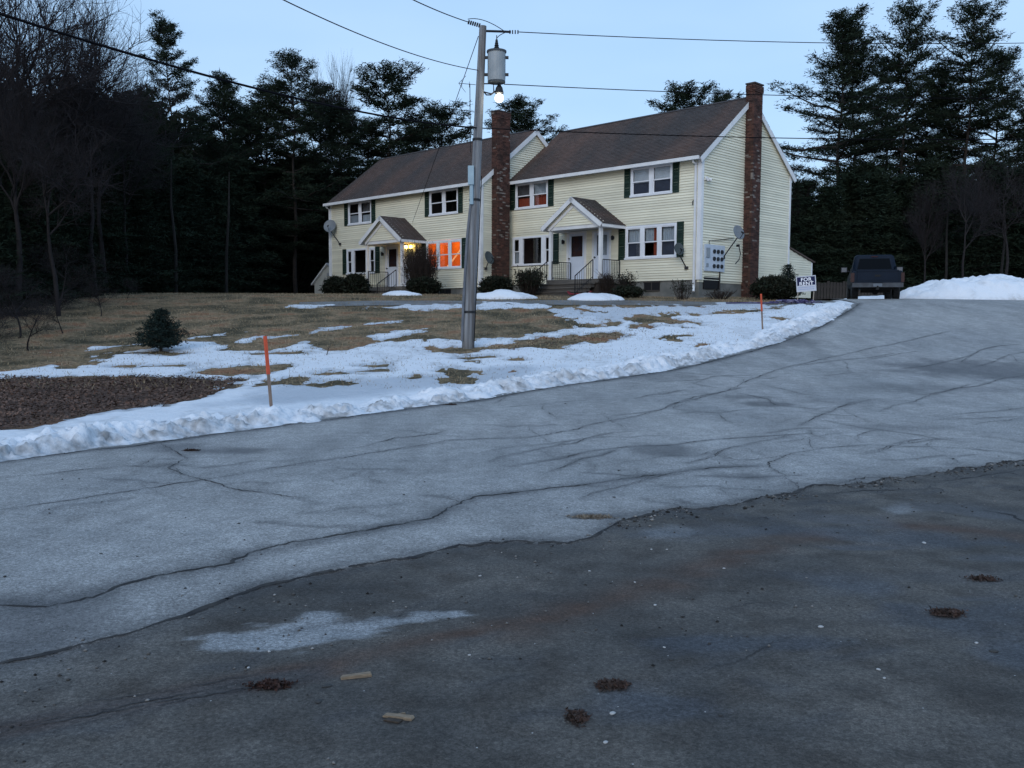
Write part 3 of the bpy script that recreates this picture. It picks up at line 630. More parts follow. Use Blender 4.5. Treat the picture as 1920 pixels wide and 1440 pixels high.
# corner boards, gutter, fascia, rake, roof
def roof_half(x0, x1, y0, dz, ovl, ovr, nm):
    zE = H+dz; sl_ = HR/(DP/2); th = .10
    def slope(side):
        # side -1: front, +1: back ; returns function (x,t,lift) with t distance down-slope 0 at ridge
        L = math.hypot(DP/2, HR); ov = .32; LT = L+ov*L/(DP/2)
        def P(x, t, l):
            y = y0+DP/2+side*t*(DP/2)/L; z = zE+HR-t*HR/L
            return (x, y+side*l*HR/L, z+l*(DP/2)/L+.06)
        return P, LT
    for side in (-1, 1):
        P, LT = slope(side)
        d = MB(); d.prism([(x0-ovl, 0), (x1+ovr, 0), (x1+ovr, LT), (x0-ovl, LT)], lambda u, v, w: P(u, v, w), -.08, .0)
        dk = d.build('roof', m_white, bld)
        s_ = MB(); e = .145; n = int(LT/e)
        for k in range(n+1):
            t0 = max(0, k*e-.02); t1 = min(LT+.02, (k+1)*e); x = x0-ovl-random.random()*.3
            while x < x1+ovr:
                xa = max(x, x0-ovl-.01); xb = min(x+.30+random.random()*.03, x1+ovr+.01)
                if xb-xa > .02:
                    tt = random.random(); l0 = .006; l1 = .018+random.random()*.006
                    a, b, c, dd = P(xa, t0, l0), P(xb, t0, l0), P(xb, t1, l1), P(xa, t1, l1)
                    s_.face([a, b, c, dd], t=tt); s_.face([dd, c, P(xb, t1, .002), P(xa, t1, .002)], t=tt)
                x = xb+.004
        stuff(s_.build('shingles', m_shing, dk, fix=False))
        # rake boards along both ends
        for xe, sg in ((x0-ovl, -1), (x1+ovr, 1)):
            r = MB(); r.prism([(0, -.22), (LT, -.22), (LT, 0), (0, 0)], lambda u, v, w: P(w, u, v), xe-.02*sg, xe+.012*sg+.0)
            r.build('rake_board', m_white, bld)
    rc = MB(); P, LT = slope(-1); z = zE+HR+.085
    k = x0-ovl
    while k < x1+ovr-.05:
        rc.prism([(-.14, -.085), (0, .012), (.14, -.085), (.13, -.1), (0, -.01), (-.13, -.1)], lambda u, v, w: (w, y0+DP/2+u, z+v+.0), k, min(k+.3, x1+ovr)-.004); k += .3
    rc.build('ridge_cap', mat('ridge_shingle', (.05, .04, .038), (.035, .03, .03), 3), bld)
    yf = y0-.32
    g = MB(); g.box(x0-ovl, x1+ovr-.04, yf-.10, yf+.03, zE-.24, zE-.13); g.box(x0-ovl, x1+ovr, yf-.115, yf-.10, zE-.26, zE-.115); g.build('gutter', m_white, bld)
    f = MB(); f.box(x0-ovl+.01, x1+ovr-.03, yf+.032, y0, zE-.20, zE-.17); f.build('soffit', m_white, bld)
roof_half(0, LR, 0, 0, .0, .14, 'near'); roof_half(-LL, 0, -ST, DZL, .14, .14, 'far')
def cboard(x, y, z0, z1, sgx=1):
    mb = MB(); mb.box(x-.13 if sgx > 0 else x, x+.055 if sgx > 0 else x+.13, y-.055, y-.0, z0, z1); mb.box(x if sgx > 0 else x-.055, x+.055 if sgx > 0 else x, y, y+.13, z0, z1)
    return mb.build('corner_board', m_white, bld)
cboard(LR, 0, 0, 5.05); cboard(0, -ST, DZL, 5.05+DZL); cboard(-LL, -ST, DZL, 5.05+DZL, -1)
mb = MB(); mb.box(LR, LR+.045, DP-.12, DP+.03, 0, 5.15); mb.build('corner_board', m_white, bld)
mb = MB(); mb.box(LR-.25, LR-.17, -.125, -.045, -.35, 4.9); mb.tube([(LR-.21, -.36, 5.0), (LR-.21, -.30, 4.86), (LR-.21, -.09, 4.8)], .045); mb.tube([(LR-.21, -.09, -.3), (LR-.14, -.2, -.5)], .05)
mb.build('downspout', m_white, bld)
mb = MB(); mb.tube([(-LL+.05, -ST-.38, 4.85), (-LL+.0, -ST-.3, 4.72), (-LL-.05, -ST-.06, 4.6), (-LL-.05, -ST-.06, -.5)], .04); mb.build('downspout', m_white, bld)
# windows
def window(x0, x1, z0, z1, kind, y0, style, group=None):
    fr = MB(); c = .085; fm = fmap(y0)
    def fb(a, b, c0, c1, o0=-.06, o1=.045): fr.box(a, b, y0-o1, y0-o0, c0, c1)
    fb(x0-.005, x1+.005, z1-c, z1+.01); fb(x0-.03, x1+.03, z0-.03, z0+.06, -.06, .075); fb(x0, x0+c, z0+.06, z1-c); fb(x1-c, x1, z0+.06, z1-c)
    if kind == 'double': xm = (x0+x1)/2; cells = [(x0+c, xm-.09, 1), (xm+.09, x1-c, 1)]; fb(xm-.09, xm+.09, z0+.06, z1-c)
    elif kind == 'triple':
        w = (x1-x0-2*c-.32)/3; cells = []
        for i in range(3):
            a = x0+c+i*(w+.16); cells.append((a, a+w, 1))
            if i < 2: fb(a+w, a+w+.16, z0+.06, z1-c)
    else:
        a = x0+.50; b = x1-.50; cells = [(x0+c, a-.02, 1), (a+.22, b-.22, 0), (b+.02, x1-c, 1)]
        fb(a-.02, a+.22, z0+.06, z1-c); fb(b-.22, b+.02, z0+.06, z1-c)
    f = fr.build('window', m_vinyl, bld)
    zl, zh = z0+.06, z1-c; zm = (zl+zh)/2
    for i, (a, b, sash) in enumerate(cells):
        s = MB(); k = .045
        def sb(p, q, r, t_, o): s.box(p, q, y0-o-.025, y0-o, r, t_)
        if sash:
            for (r, t_, o) in ((zl, zm+.02, -.025), (zm-.02, zh, .002)):
                sb(a, b, r, r+k, o); sb(a, b, t_-k, t_, o); sb(a, a+k, r+k, t_-k, o); sb(b-k, b, r+k, t_-k, o)
                g = MB(); g.box(a+k, b-k, y0-o-.014, y0-o-.010, r+k, t_-k); g.build('pane', GLASS, f)
            s.build('sash', m_vinyl, f)
        else:
            g = MB(); g.box(a, b, y0-.004, y0, zl, zh); g.build('pane', GLASS, f)
    # curtains, blinds, rooms behind
    st = style
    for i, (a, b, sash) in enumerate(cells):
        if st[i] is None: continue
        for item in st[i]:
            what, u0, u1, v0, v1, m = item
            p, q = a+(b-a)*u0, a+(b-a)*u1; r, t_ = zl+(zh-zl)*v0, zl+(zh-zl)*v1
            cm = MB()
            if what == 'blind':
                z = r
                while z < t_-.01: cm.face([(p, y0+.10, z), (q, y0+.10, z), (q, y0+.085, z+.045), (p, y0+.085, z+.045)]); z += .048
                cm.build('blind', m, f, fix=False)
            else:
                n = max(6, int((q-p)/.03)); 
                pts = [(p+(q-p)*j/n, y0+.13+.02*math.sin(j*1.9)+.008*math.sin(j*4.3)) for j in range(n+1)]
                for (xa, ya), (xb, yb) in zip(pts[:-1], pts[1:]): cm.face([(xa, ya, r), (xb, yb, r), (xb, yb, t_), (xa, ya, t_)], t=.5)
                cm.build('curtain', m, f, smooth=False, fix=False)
    return f
def room(x0, x1, z0, z1, y0, m, dep=1.2):
    r = MB(); a, b, c, d = x0-.1, x1+.1, z0-.15, z1+.12; y1 = y0+dep; ya = y0+.062
    for q in ([(a, y1, c), (b, y1, c), (b, y1, d), (a, y1, d)], [(a, ya, c), (b, ya, c), (b, y1, c), (a, y1, c)], [(a, ya, d), (b, ya, d), (b, y1, d), (a, y1, d)], [(a, ya, c), (a, y1, c), (a, y1, d), (a, ya, d)], [(b, ya, c), (b, y1, c), (b, y1, d), (b, ya, d)]):
        r.face(q)
    return r.build('room', m, bld, fix=False)
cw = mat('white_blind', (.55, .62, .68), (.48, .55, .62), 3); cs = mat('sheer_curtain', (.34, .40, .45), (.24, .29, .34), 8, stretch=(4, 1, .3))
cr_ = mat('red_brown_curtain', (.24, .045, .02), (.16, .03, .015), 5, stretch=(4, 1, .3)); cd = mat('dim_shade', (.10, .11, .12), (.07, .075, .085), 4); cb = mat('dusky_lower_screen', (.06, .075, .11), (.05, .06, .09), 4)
def shutter(x0, x1, z0, z1, y0):
    s = MB(); y = y0-.022; s.box(x0, x0+.05, y-.035, y, z0, z1); s.box(x1-.05, x1, y-.035, y, z0, z1)
    for (a, b) in ((z0, z0+.07), (z1-.07, z1), ((z0+z1)/2-.04, (z0+z1)/2+.04)): s.box(x0+.05, x1-.05, y-.035, y, a, b)
    z = z0+.075
    while z < z1-.08:
        s.face([(x0+.05, y-.03, z), (x1-.05, y-.03, z), (x1-.05, y-.006, z+.045), (x0+.05, y-.006, z+.045)]); z += .04
    s.build('shutter', m_green, bld, fix=False)
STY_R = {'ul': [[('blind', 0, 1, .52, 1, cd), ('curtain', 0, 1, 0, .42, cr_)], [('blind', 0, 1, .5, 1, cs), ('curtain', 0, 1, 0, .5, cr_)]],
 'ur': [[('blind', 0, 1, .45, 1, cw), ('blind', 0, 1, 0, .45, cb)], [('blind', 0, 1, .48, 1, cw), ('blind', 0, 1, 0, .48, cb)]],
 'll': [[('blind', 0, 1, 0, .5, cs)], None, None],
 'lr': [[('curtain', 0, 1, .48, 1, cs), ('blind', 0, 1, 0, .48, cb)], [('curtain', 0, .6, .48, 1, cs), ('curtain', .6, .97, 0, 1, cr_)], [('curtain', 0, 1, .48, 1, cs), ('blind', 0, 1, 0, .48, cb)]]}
STY_L = {'ul': [[('blind', 0, 1, 0, .4, cs)], [('curtain', 0, 1, 0, .4, cs), ('curtain', 0, 1, .5, 1, cd)]], 'ur': [None, None], 'll': [None, None, None], 'lr': [None, None, None]}
m_lit = mat('orange_room_wall', (.75, .26, .06), (.62, .20, .05), 1.2)
m_beam = mat('glowing_streak_rail', (.8, .5, .3), None, emit=((1.0, .50, .18), .5))  # self-glowing colour for a diagonal beam of light
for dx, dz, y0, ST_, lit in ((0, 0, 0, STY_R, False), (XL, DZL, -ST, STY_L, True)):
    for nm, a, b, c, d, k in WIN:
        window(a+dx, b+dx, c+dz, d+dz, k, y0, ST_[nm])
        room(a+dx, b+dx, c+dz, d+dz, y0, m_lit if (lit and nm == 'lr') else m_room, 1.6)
        sa = {'ul': ((.06, .41), (2.65, 3.0)), 'ur': ((7.26, 7.59), (9.85, 10.18)), 'll': ((-.14, .22), (2.98, 3.36)), 'lr': ((6.98, 7.34), (10.12, 10.46))}[nm]
        for i, (p, q) in enumerate(sa):
            if nm == 'll' and i == 0 and not lit: continue
            shutter(p+dx, q+dx, c+dz-.02, d+dz+.04, y0)
mb = MB(); y0 = -ST+.5
mb.tube([(7.5+XL, y0+.3, .75+DZL), (8.35+XL, y0+.3, 1.35+DZL), (9.1+XL, y0+.3, 2.0+DZL)], .05, 4); mb.build('light_streak_rail', m_beam, bld)  # bright streak of light in the room, shaped as a glowing bar
ll_ = bpy.data.lights.new('room_light', 'POINT'); ll_.energy = 13; ll_.color = (1, .60, .20); ll_.shadow_soft_size = .12
lo_ = bpy.data.objects.new('room_light', ll_); COL.objects.link(lo_); lo_.parent = bld; lo_.location = (8.0+XL, y0+.45, 2.25+DZL)
# doors
for dx, dz, y0, lit in ((0, 0, 0, False), (XL, DZL, -ST, True)):
    for j, (a, b, c, d) in enumerate((DOOR1, DOOR2)):
        a += dx; b += dx; c += dz; d += dz
        f = MB(); f.box(a-.09, a+.02, y0-.05, y0+.05, c, d+.08); f.box(b-.02, b+.09, y0-.05, y0+.05, c, d+.08); f.box(a+.02, b-.02, y0-.05, y0+.05, d, d+.08); f.box(a-.09, b+.09, y0-.07, y0+.05, c-.06, c)
        fo = f.build('door_frame', m_white, bld)
        s = MB(); wz = c+1.08; w1, w2 = a+.16, b-.16
        s.box(a+.02, b-.02, y0-.01, y0+.03, c, wz); s.box(a+.02, w1, y0-.01, y0+.03, wz, d); s.box(w2, b-.02, y0-.01, y0+.03, wz, d); s.box(w1, w2, y0-.01, y0+.03, d-.12, d)
        s.box(a+.14, b-.14, y0-.02, y0-.01, c+.12, wz-.22)
        dr = s.build('door', m_door, bld)
        g = MB(); g.box(w1, w2, y0+.008, y0+.012, wz, d-.12); g.build('pane', GLASS, dr)
        bk = MB(); bk.box(w1-.02, w2+.02, y0+.10, y0+.12, wz-.1, d); bk.build('door_curtain', mat('door_glass_backing', (.05, .022, .02), (.03, .03, .045), 5) if j == 0 else cs, dr)
        hd = MB(); hx = a+.10; hd.tube([(hx, y0-.01, c+1.0), (hx, y0-.07, c+1.0)], .018, 8); hd.tube([(hx, y0-.07, c+1.0), (hx, y0-.12, c+1.0)], .035, 8); hd.build('handle', m_iron, dr)
    for x, z in ((3.68, 1.95), (6.68, 1.98)):
        l = MB(); x += dx; z += dz; l.box(x-.04, x+.04, y0-.05, y0-.02, z-.06, z+.08); l.tube([(x, y0-.12, z-.09), (x, y0-.12, z+.07)], [.05, .06], 8); l.tube([(x, y0-.12, z+.07), (x, y0-.12, z+.12)], [.07, .02], 8)
        l.build('wall_lantern', m_iron, bld)
# porches
def porch(dx, dz, y0, lit):
    xa, xb = 3.98+dx, 7.12+dx; yf = y0-1.5; zc = 2.40+dz; ax = (xa+xb)/2; az = 3.78+dz; ez = 2.50+dz; e0, e1 = xa-.28, xb+.24
    D_ = MB(); D_.box(xa-.05, xb+.08, yf-.02, y0-.03, -.10+dz, .10+dz)
    pf = D_.build('porch_floor', m_deck, bld)
    for k in range(4):
        z = .10+dz-.19*(k+1); t = MB(); y = yf-.02-.30*(k+1)
        t.box(xa-.25*1-.0, xb-.25, y-.03, y+.30, z-.045, z); t.box(xa-.2, xb-.3, y+.02, y+.30, z-.19, z-.045, t=.1)
        t.build('step', m_deck, bld)
    sk = MB(); sk.box(xa, xb, yf+.05, y0-.04, -1.2+dz, -.11+dz); sk.build('porch_skirt', mat('dark_skirt', (.045, .038, .034), (.03, .026, .024), 4), bld)
    for x in (xa+.08, xb-.09):
        p = MB(); p.box(x-.07, x+.07, yf+.06, yf+.20, .11+dz, zc-.04); p.box(x-.10, x+.10, yf+.03, yf+.23, .10+dz, .24+dz); p.build('porch_post', m_white, bld)
    b = MB(); b.box(xa-.02, xb+.02, yf+.02, yf+.22, zc-.04, zc+.12); b.box(xa-.02, xa+.12, yf+.22, y0-.02, zc-.04, zc+.12); b.box(xb-.12, xb+.02, yf+.22, y0-.02, zc-.04, zc+.12); b.build('porch_beam', m_white, bld)
    c = MB(); c.box(xa+.12, xb-.12, yf+.22, y0-.02, zc+.02, zc+.05); c.build('porch_ceiling', mat('ceiling_paint', (.42, .42, .42)), bld)
    pd = MB(); sl = (az-ez)/(ax-e0)
    clap(pd, fmap(yf+.02), lambda z: ax-(az-z-.02)/sl, lambda z: ax+(az-z-.02)/sl, zc+.12, az-.10, []); stuff(pd.build('siding', m_yellow, bld, fix=False))
    cp_ = MB(); cp_.prism([(e0+.25, ez-.0), (e1-.25, ez-.0), (ax, az-.08)], lambda u, v, w: (u, w, v), yf+.04, yf+.10); cp_.build('pediment', m_yellow, bld)
    # roof slopes
    for sg, ee in ((-1, e0), (1, e1)):
        d = MB(); yb = y0-.02; L = math.hypot(ee-ax, az-ez); nx, nz = (az-ez)/L*sg, abs(ee-ax)/L
        def P(t, y, l): return (ax+(ee-ax)*t/L+nx*l, y, az-(az-ez)*t/L+nz*l)
        d.prism([(0, -.06), (L, -.06), (L, 0), (0, 0)], lambda u, v, w: P(u, w, v), yf-.18, yb); dk = d.build('porch_roof', m_white, bld)
        s = MB(); n = int(L/.145)
        for k in range(n+1):
            t0, t1 = max(0, k*.145-.02), min(L+.015, (k+1)*.145); y = yf-.19
            while y < yb:
                y2 = min(y+.3, yb); tt = random.random()
                s.face([P(t0, y, .005), P(t0, y2, .005), P(t1, y2, .02), P(t1, y, .02)], t=tt); s.face([P(t1, y, .02), P(t1, y2, .02), P(t1, y2, .0), P(t1, y, .0)], t=tt); y = y2+.004
        stuff(s.build('shingles', m_shing, dk, fix=False))
        r = MB(); r.prism([(0, -.20), (L, -.20), (L, -.0), (0, -.0)], lambda u, v, w: P(u, w, v), yf-.205, yf-.182); r.prism([(.1, -.36), (L-.25, -.36), (L-.25, -.24), (.1, -.24)], lambda u, v, w: P(u, w, v), yf-.03, yf+.0); r.build('rake_board', m_white, bld)
        f = MB(); f.box(ee-.02 if sg > 0 else ee-.01, ee+.01 if sg > 0 else ee+.02, yf-.18, yb, ez-.15, ez-.04); f.build('fascia', m_white, bld)
    # iron railings
    def rail(p, q, n, h=.85, name='railing'):
        p = Vector(p); q = Vector(q); r = MB(); up_ = Vector((0, 0, h)); r.tube([p+up_, q+up_], .022, 6); r.tube([p+Vector((0, 0, .1)), q+Vector((0, 0, .1))], .014, 5)
        for i in range(n+1):
            b_ = p.lerp(q, i/n); rr = .024 if i in (0, n) else .010; r.tube([b_, b_+up_], rr, 5)
        return r.build(name, m_iron, bld)
    z = .10+dz
    rail((xa+.2, yf+.10, z), (xa+.2, y0-.1, z), 10); rail((xb-.02, yf+.2, z), (xb-.02, y0-.1, z), 10)
    for x in (xa-.02, xb-.40):
        rail((x, yf-.02, z), (x, yf-1.22, z-.76), 8)
porch(0, 0, 0, False); porch(XL, DZL, -ST, True)
# chimneys: every brick a small block, courses staggered
def chimney(x0, ya, yb, d, zb, zt, y_off, name):
    c = MB(); c.box(x0+.005, x0+d-.012, ya+.012, yb-.012, zb, zt-.02); co = c.build('chimney', m_mortar, bld)
    b = MB(); hz = .073; n = int((zt-zb)/hz)
    for k in range(n):
        z0 = zb+k*hz; z1 = z0+hz-.011; fl = .03 if k > n-5 else 0; o_ = (k % 2)*.10
        y = ya-fl-o_
        while y < yb+fl:
            p, q = max(y, ya-fl), min(y+.198, yb+fl)
            if q-p > .03:
                pr = random.random()*.006; mi = 1 if random.random() < (.07 if z0 > 1.2 else .02)*(2.2 if 2.5 < z0 < 6 else .6) else 0
                b.box(x0+d-.09+fl, x0+d+pr+fl, p, q, z0, z1, mi)
            y += .208
        x = x0+.0-o_
        while x < x0+d-.10+fl:
            p, q = max(x, x0+.002), min(x+.198, x0+d-.10+fl)
            if q-p > .03:
                mi = 1 if random.random() < .05 else 0
                b.box(p, q, ya-fl-random.random()*.006, ya+.08-fl, z0, z1, mi); b.box(p, q, yb-.08+fl, yb+fl+random.random()*.006, z0, z1, mi)
            x += .208
    stuff(b.build('bricks', [m_brick, m_pale], co, fix=False))
    cap = MB(); cap.box(x0-.02, x0+d+.035, ya-.035, yb+.035, zt-.03, zt+.03); cap.build('chimney_cap', mat('cap_mortar', (.07, .055, .05), (.05, .04, .04), 5), co)
chimney(LR, 3.40, 4.12, .42, -.9, 8.66, 0, 'near'); chimney(0, -1.28, -.46, .46, -.9, 8.42, 0, 'far')
# low addition behind the near gable
mb = MB(); clap(mb, gmap(LR-.02), const(DP+.04), const(10.1), -.0, 1.70, []); o = MB()
ad = MB(); ad.prism([(DP, -.6), (10.1, -.6), (10.1, 1.16), (DP, 1.72)], lambda u, v, w: (w, u, v), LR-2.5, LR-.03); adn = ad.build('rear_addition', m_yellow, bld)
mb = MB()
clap(mb, gmap(LR-.028), const(DP+.04), lambda z: 10.1 if z < 1.16 else max(DP+.05, DP+(1.72-z)/.56*2.47), -.0, 1.70, []); stuff(mb.build('siding', m_yellow, adn, fix=False))
mb = MB(); mb.prism([(DP, 1.74), (10.25, 1.15), (10.25, 1.21), (DP, 1.80)], lambda u, v, w: (w, u, v), LR-2.6, LR+.08); mb.build('addition_roof', m_shing, adn)
mb = MB(); mb.box(LR-.03, LR+.005, 10.0, 10.12, -.1, 1.15); mb.build('corner_board', m_white, adn)
# things fixed to the near gable
mb = MB(); mb.box(LR+.02, LR+.10, .26, 1.80, .38, 1.50); mp_ = mb.build('meter_panel', mat('pale_blue_panel', (.50, .56, .64), (.42, .48, .56), 4, .5), bld)
for j in range(3):
    for k in range(3):
        m_ = MB(); y = .95+j*.30; z = .60+k*.31; m_.tube([(LR+.10, y, z), (LR+.15, y, z)], [.095, .085], 10); m_.build('electric_meter', m_iron, mp_)
mb = MB(); mb.box(LR+.10, LR+.14, .34, .58, .95, 1.35); mb.box(LR+.10, LR+.13, .36, .50, .55, .70); mb.build('breaker_box', m_grey, mp_)
mb = MB(); mb.tube([(LR+.06, 1.5, .4), (LR+.06, 1.5, -.4)], .03); mb.tube([(LR+.06, .62, 1.5), (LR+.06, .62, 1.65), (LR+.1, 1.3, 1.72), (LR+.05, 2.6, 1.9)], .015); mb.build('conduit', m_iron, mp_)
mb = MB(); mb.box(LR-.03, LR+.03, .32, 1.5, -.38, .16); mb.build('painted_hollow', m_dark, bld)  # dark opening, its inner shade painted as a near-black block
mb = MB(); mb.box(LR+.02, LR+.07, .25, .40, 4.16, 4.30); mb.tube([(LR+.06, .33, 4.22), (LR+.2, .22, 4.16)], [.05, .07], 8); mb.tube([(LR+.06, .33, 4.22), (LR+.2, .46, 4.16)], [.05, .07], 8); mb.build('flood_light', m_white, bld)
mb = MB(); mb.tube([(LR-.32, -.03, 3.3), (LR-.32, -.12, 3.28), (LR-.30, -.14, 3.10)], .02); mb.build('wall_hook', m_iron, bld)

bpy.context.view_layer.update()
BM = bld.matrix_world.copy()
def B2W(x, y, z): return BM@Vector((x, y, z))
BRZ = R(-44.617)
# ------------------------------------------------------------------ satellite dishes
def dish(mount, centre, face, rad, label, arm=True, m=m_dish, dark=False):
    c = Vector(centre); f = Vector(face).normalized(); r = empty('satellite_dish', mount, 0, label, 'satellite dish', 'satellite dishes on the house'); mo = Vector(mount)
    a = Vector((0, 0, 1)); u = f.cross(a).normalized(); w = u.cross(f)
    V = []; F = []; n = 24
    for k in range(7):
        q = k/6
        for j in range(n):
            g = 2*math.pi*j/n; V.append(tuple(c-mo+u*math.cos(g)*rad*q+w*math.sin(g)*rad*1.08*q+f*(rad*.22*q*q)))
    for k in range(6):
        for j in range(n): F.append((k*n+j, k*n+(j+1) % n, (k+1)*n+(j+1) % n, (k+1)*n+j))
    d = npmesh('reflector', V, F, m, r, smooth=True); md = d.modifiers.new('thick', 'SOLIDIFY'); md.thickness = .015
    mb = MB(); mb.tube([Vector((0, 0, 0)), c-mo-f*.06+w*(-rad*.55), c-mo-f*.03], .025, 6); mb.box(-.07, .07, -.07, .07, -.06, .06); mb.build('mast', m_iron, r)
    mb = MB(); tip = c-mo+f*rad*1.0-w*rad*.45; mb.tube([c-mo-w*rad*.95, tip], .015, 5); mb.build('feed_arm', m_iron, r)
    mb = MB(); mb.tube([tip-f*.02, tip+w*.10-f*.10], [.045, .03], 8); mb.build('receiver', m_iron, r)
def dirw(px, py, Y): return at(px, py, Y)
dish(B2W(10.63, -.05, .51), B2W(10.50, -.45, 1.28), (.40, -.88, .22), .24, 'small grey satellite dish under the shutter by the near corner of the front wall', m=mat('dark_dish', (.06, .075, .08)))
dish(B2W(LR+.05, 1.75, 1.0), B2W(LR+.75, 1.75, 2.02), (.45, -.75, .3), .30, 'grey satellite dish on a long arm above the electric meters on the gable wall')
dish(B2W(-LL+1.0, -ST-.05, 2.55), B2W(-LL+.45, -ST-.35, 3.58), (-.15, -.9, .35), .36, 'grey satellite dish at the far left corner of the front wall')
dish(B2W(.05, -1.7, .75), B2W(.45, -1.9, 1.25), (.7, -.6, .3), .30, 'dark satellite dish beside the foot of the middle chimney', m=mat('dark_dish', (.06, .075, .08)))
mb = MB(); mb.tube([(0, 0, 0), (.15, 0, -.35), (.05, 0, -.6), (-.25, 0, -.8)], .022, 6); mb.box(-.05, .05, -.02, .1, -.05, .05)
o = mb.build('cable_bundle', m_iron); o.location = B2W(LR+.30, 2.6, 1.55); o.rotation_euler = (0, 0, BRZ+1.57); tag(o, 'black bent bracket with hanging cable left of the near chimney', 'bracket')
# little yard shed at the far left corner
def shed():
    r = empty('garden_shed', B2W(-15.0, -1.75, -.70), BRZ, 'small pale shed with a pointed roof at the left end of the house', 'shed')
    w = 3.0; hh = 1.05; ap = 2.15; dep = 2.4
    b = MB(); b.prism([(0, 0), (w, 0), (w, hh), (w/2, ap), (0, hh)], lambda u, v, q: (u, q, v), 0, dep); b.build('wall', mat('shed_paint', (.42, .43, .40), (.35, .36, .34), 2, tone=.05), r)
    for sg in (0, 1):
        f = MB(); x0 = -.15 if sg == 0 else w+.15; z0 = hh-.11
        f.prism([(x0, z0), (w/2, ap), (w/2, ap+.08), (x0, z0+.08)], lambda u, v, q: (u, q, v), -.15, dep+.1); f.build('roof', m_white if sg == 0 else mat('shed_roof', (.20, .22, .25)), r)
    v = MB(); v.box(w/2-.12, w/2+.12, -.03, 0, 1.45, 1.65); v.build('vent', m_grey, r)
shed()
# porch lights of the far half: real lamps
m_lamp = mat('porch_lamp_glow', (1, .8, .3), None, emit=((1, .62, .13), 14))
for i, (px, py) in enumerate(((764.5, 465.5), (772.5, 465))):
    x = -5.62+i*.40; p = B2W(x, -ST-.16, 2.06)
    r = empty('porch_lamp', p, BRZ, ('left' if i == 0 else 'right')+' of the two glowing yellow lamps under the far porch roof', 'lamp')
    mb = MB(); mb.tube([(0, 0, -.09), (0, 0, -.05), (0, 0, .05), (0, 0, .09)], [.03, .085, .085, .03], 10); mb.build('bulb_glass', m_lamp, r)
    mb = MB(); mb.tube([(0, 0, .09), (0, 0, .15)], [.09, .02], 8); mb.box(-.03, .03, .0, .14, .10, .13); mb.build('lamp_cap', m_iron, r)
    l = bpy.data.lights.new('porch_lamp_light', 'POINT'); l.energy = 1.2; l.color = (1, .55, .18); l.shadow_soft_size = .08
    lo = bpy.data.objects.new('porch_lamp_light', l); COL.objects.link(lo); lo.parent = r; lo.location = (0, -.15, 0)

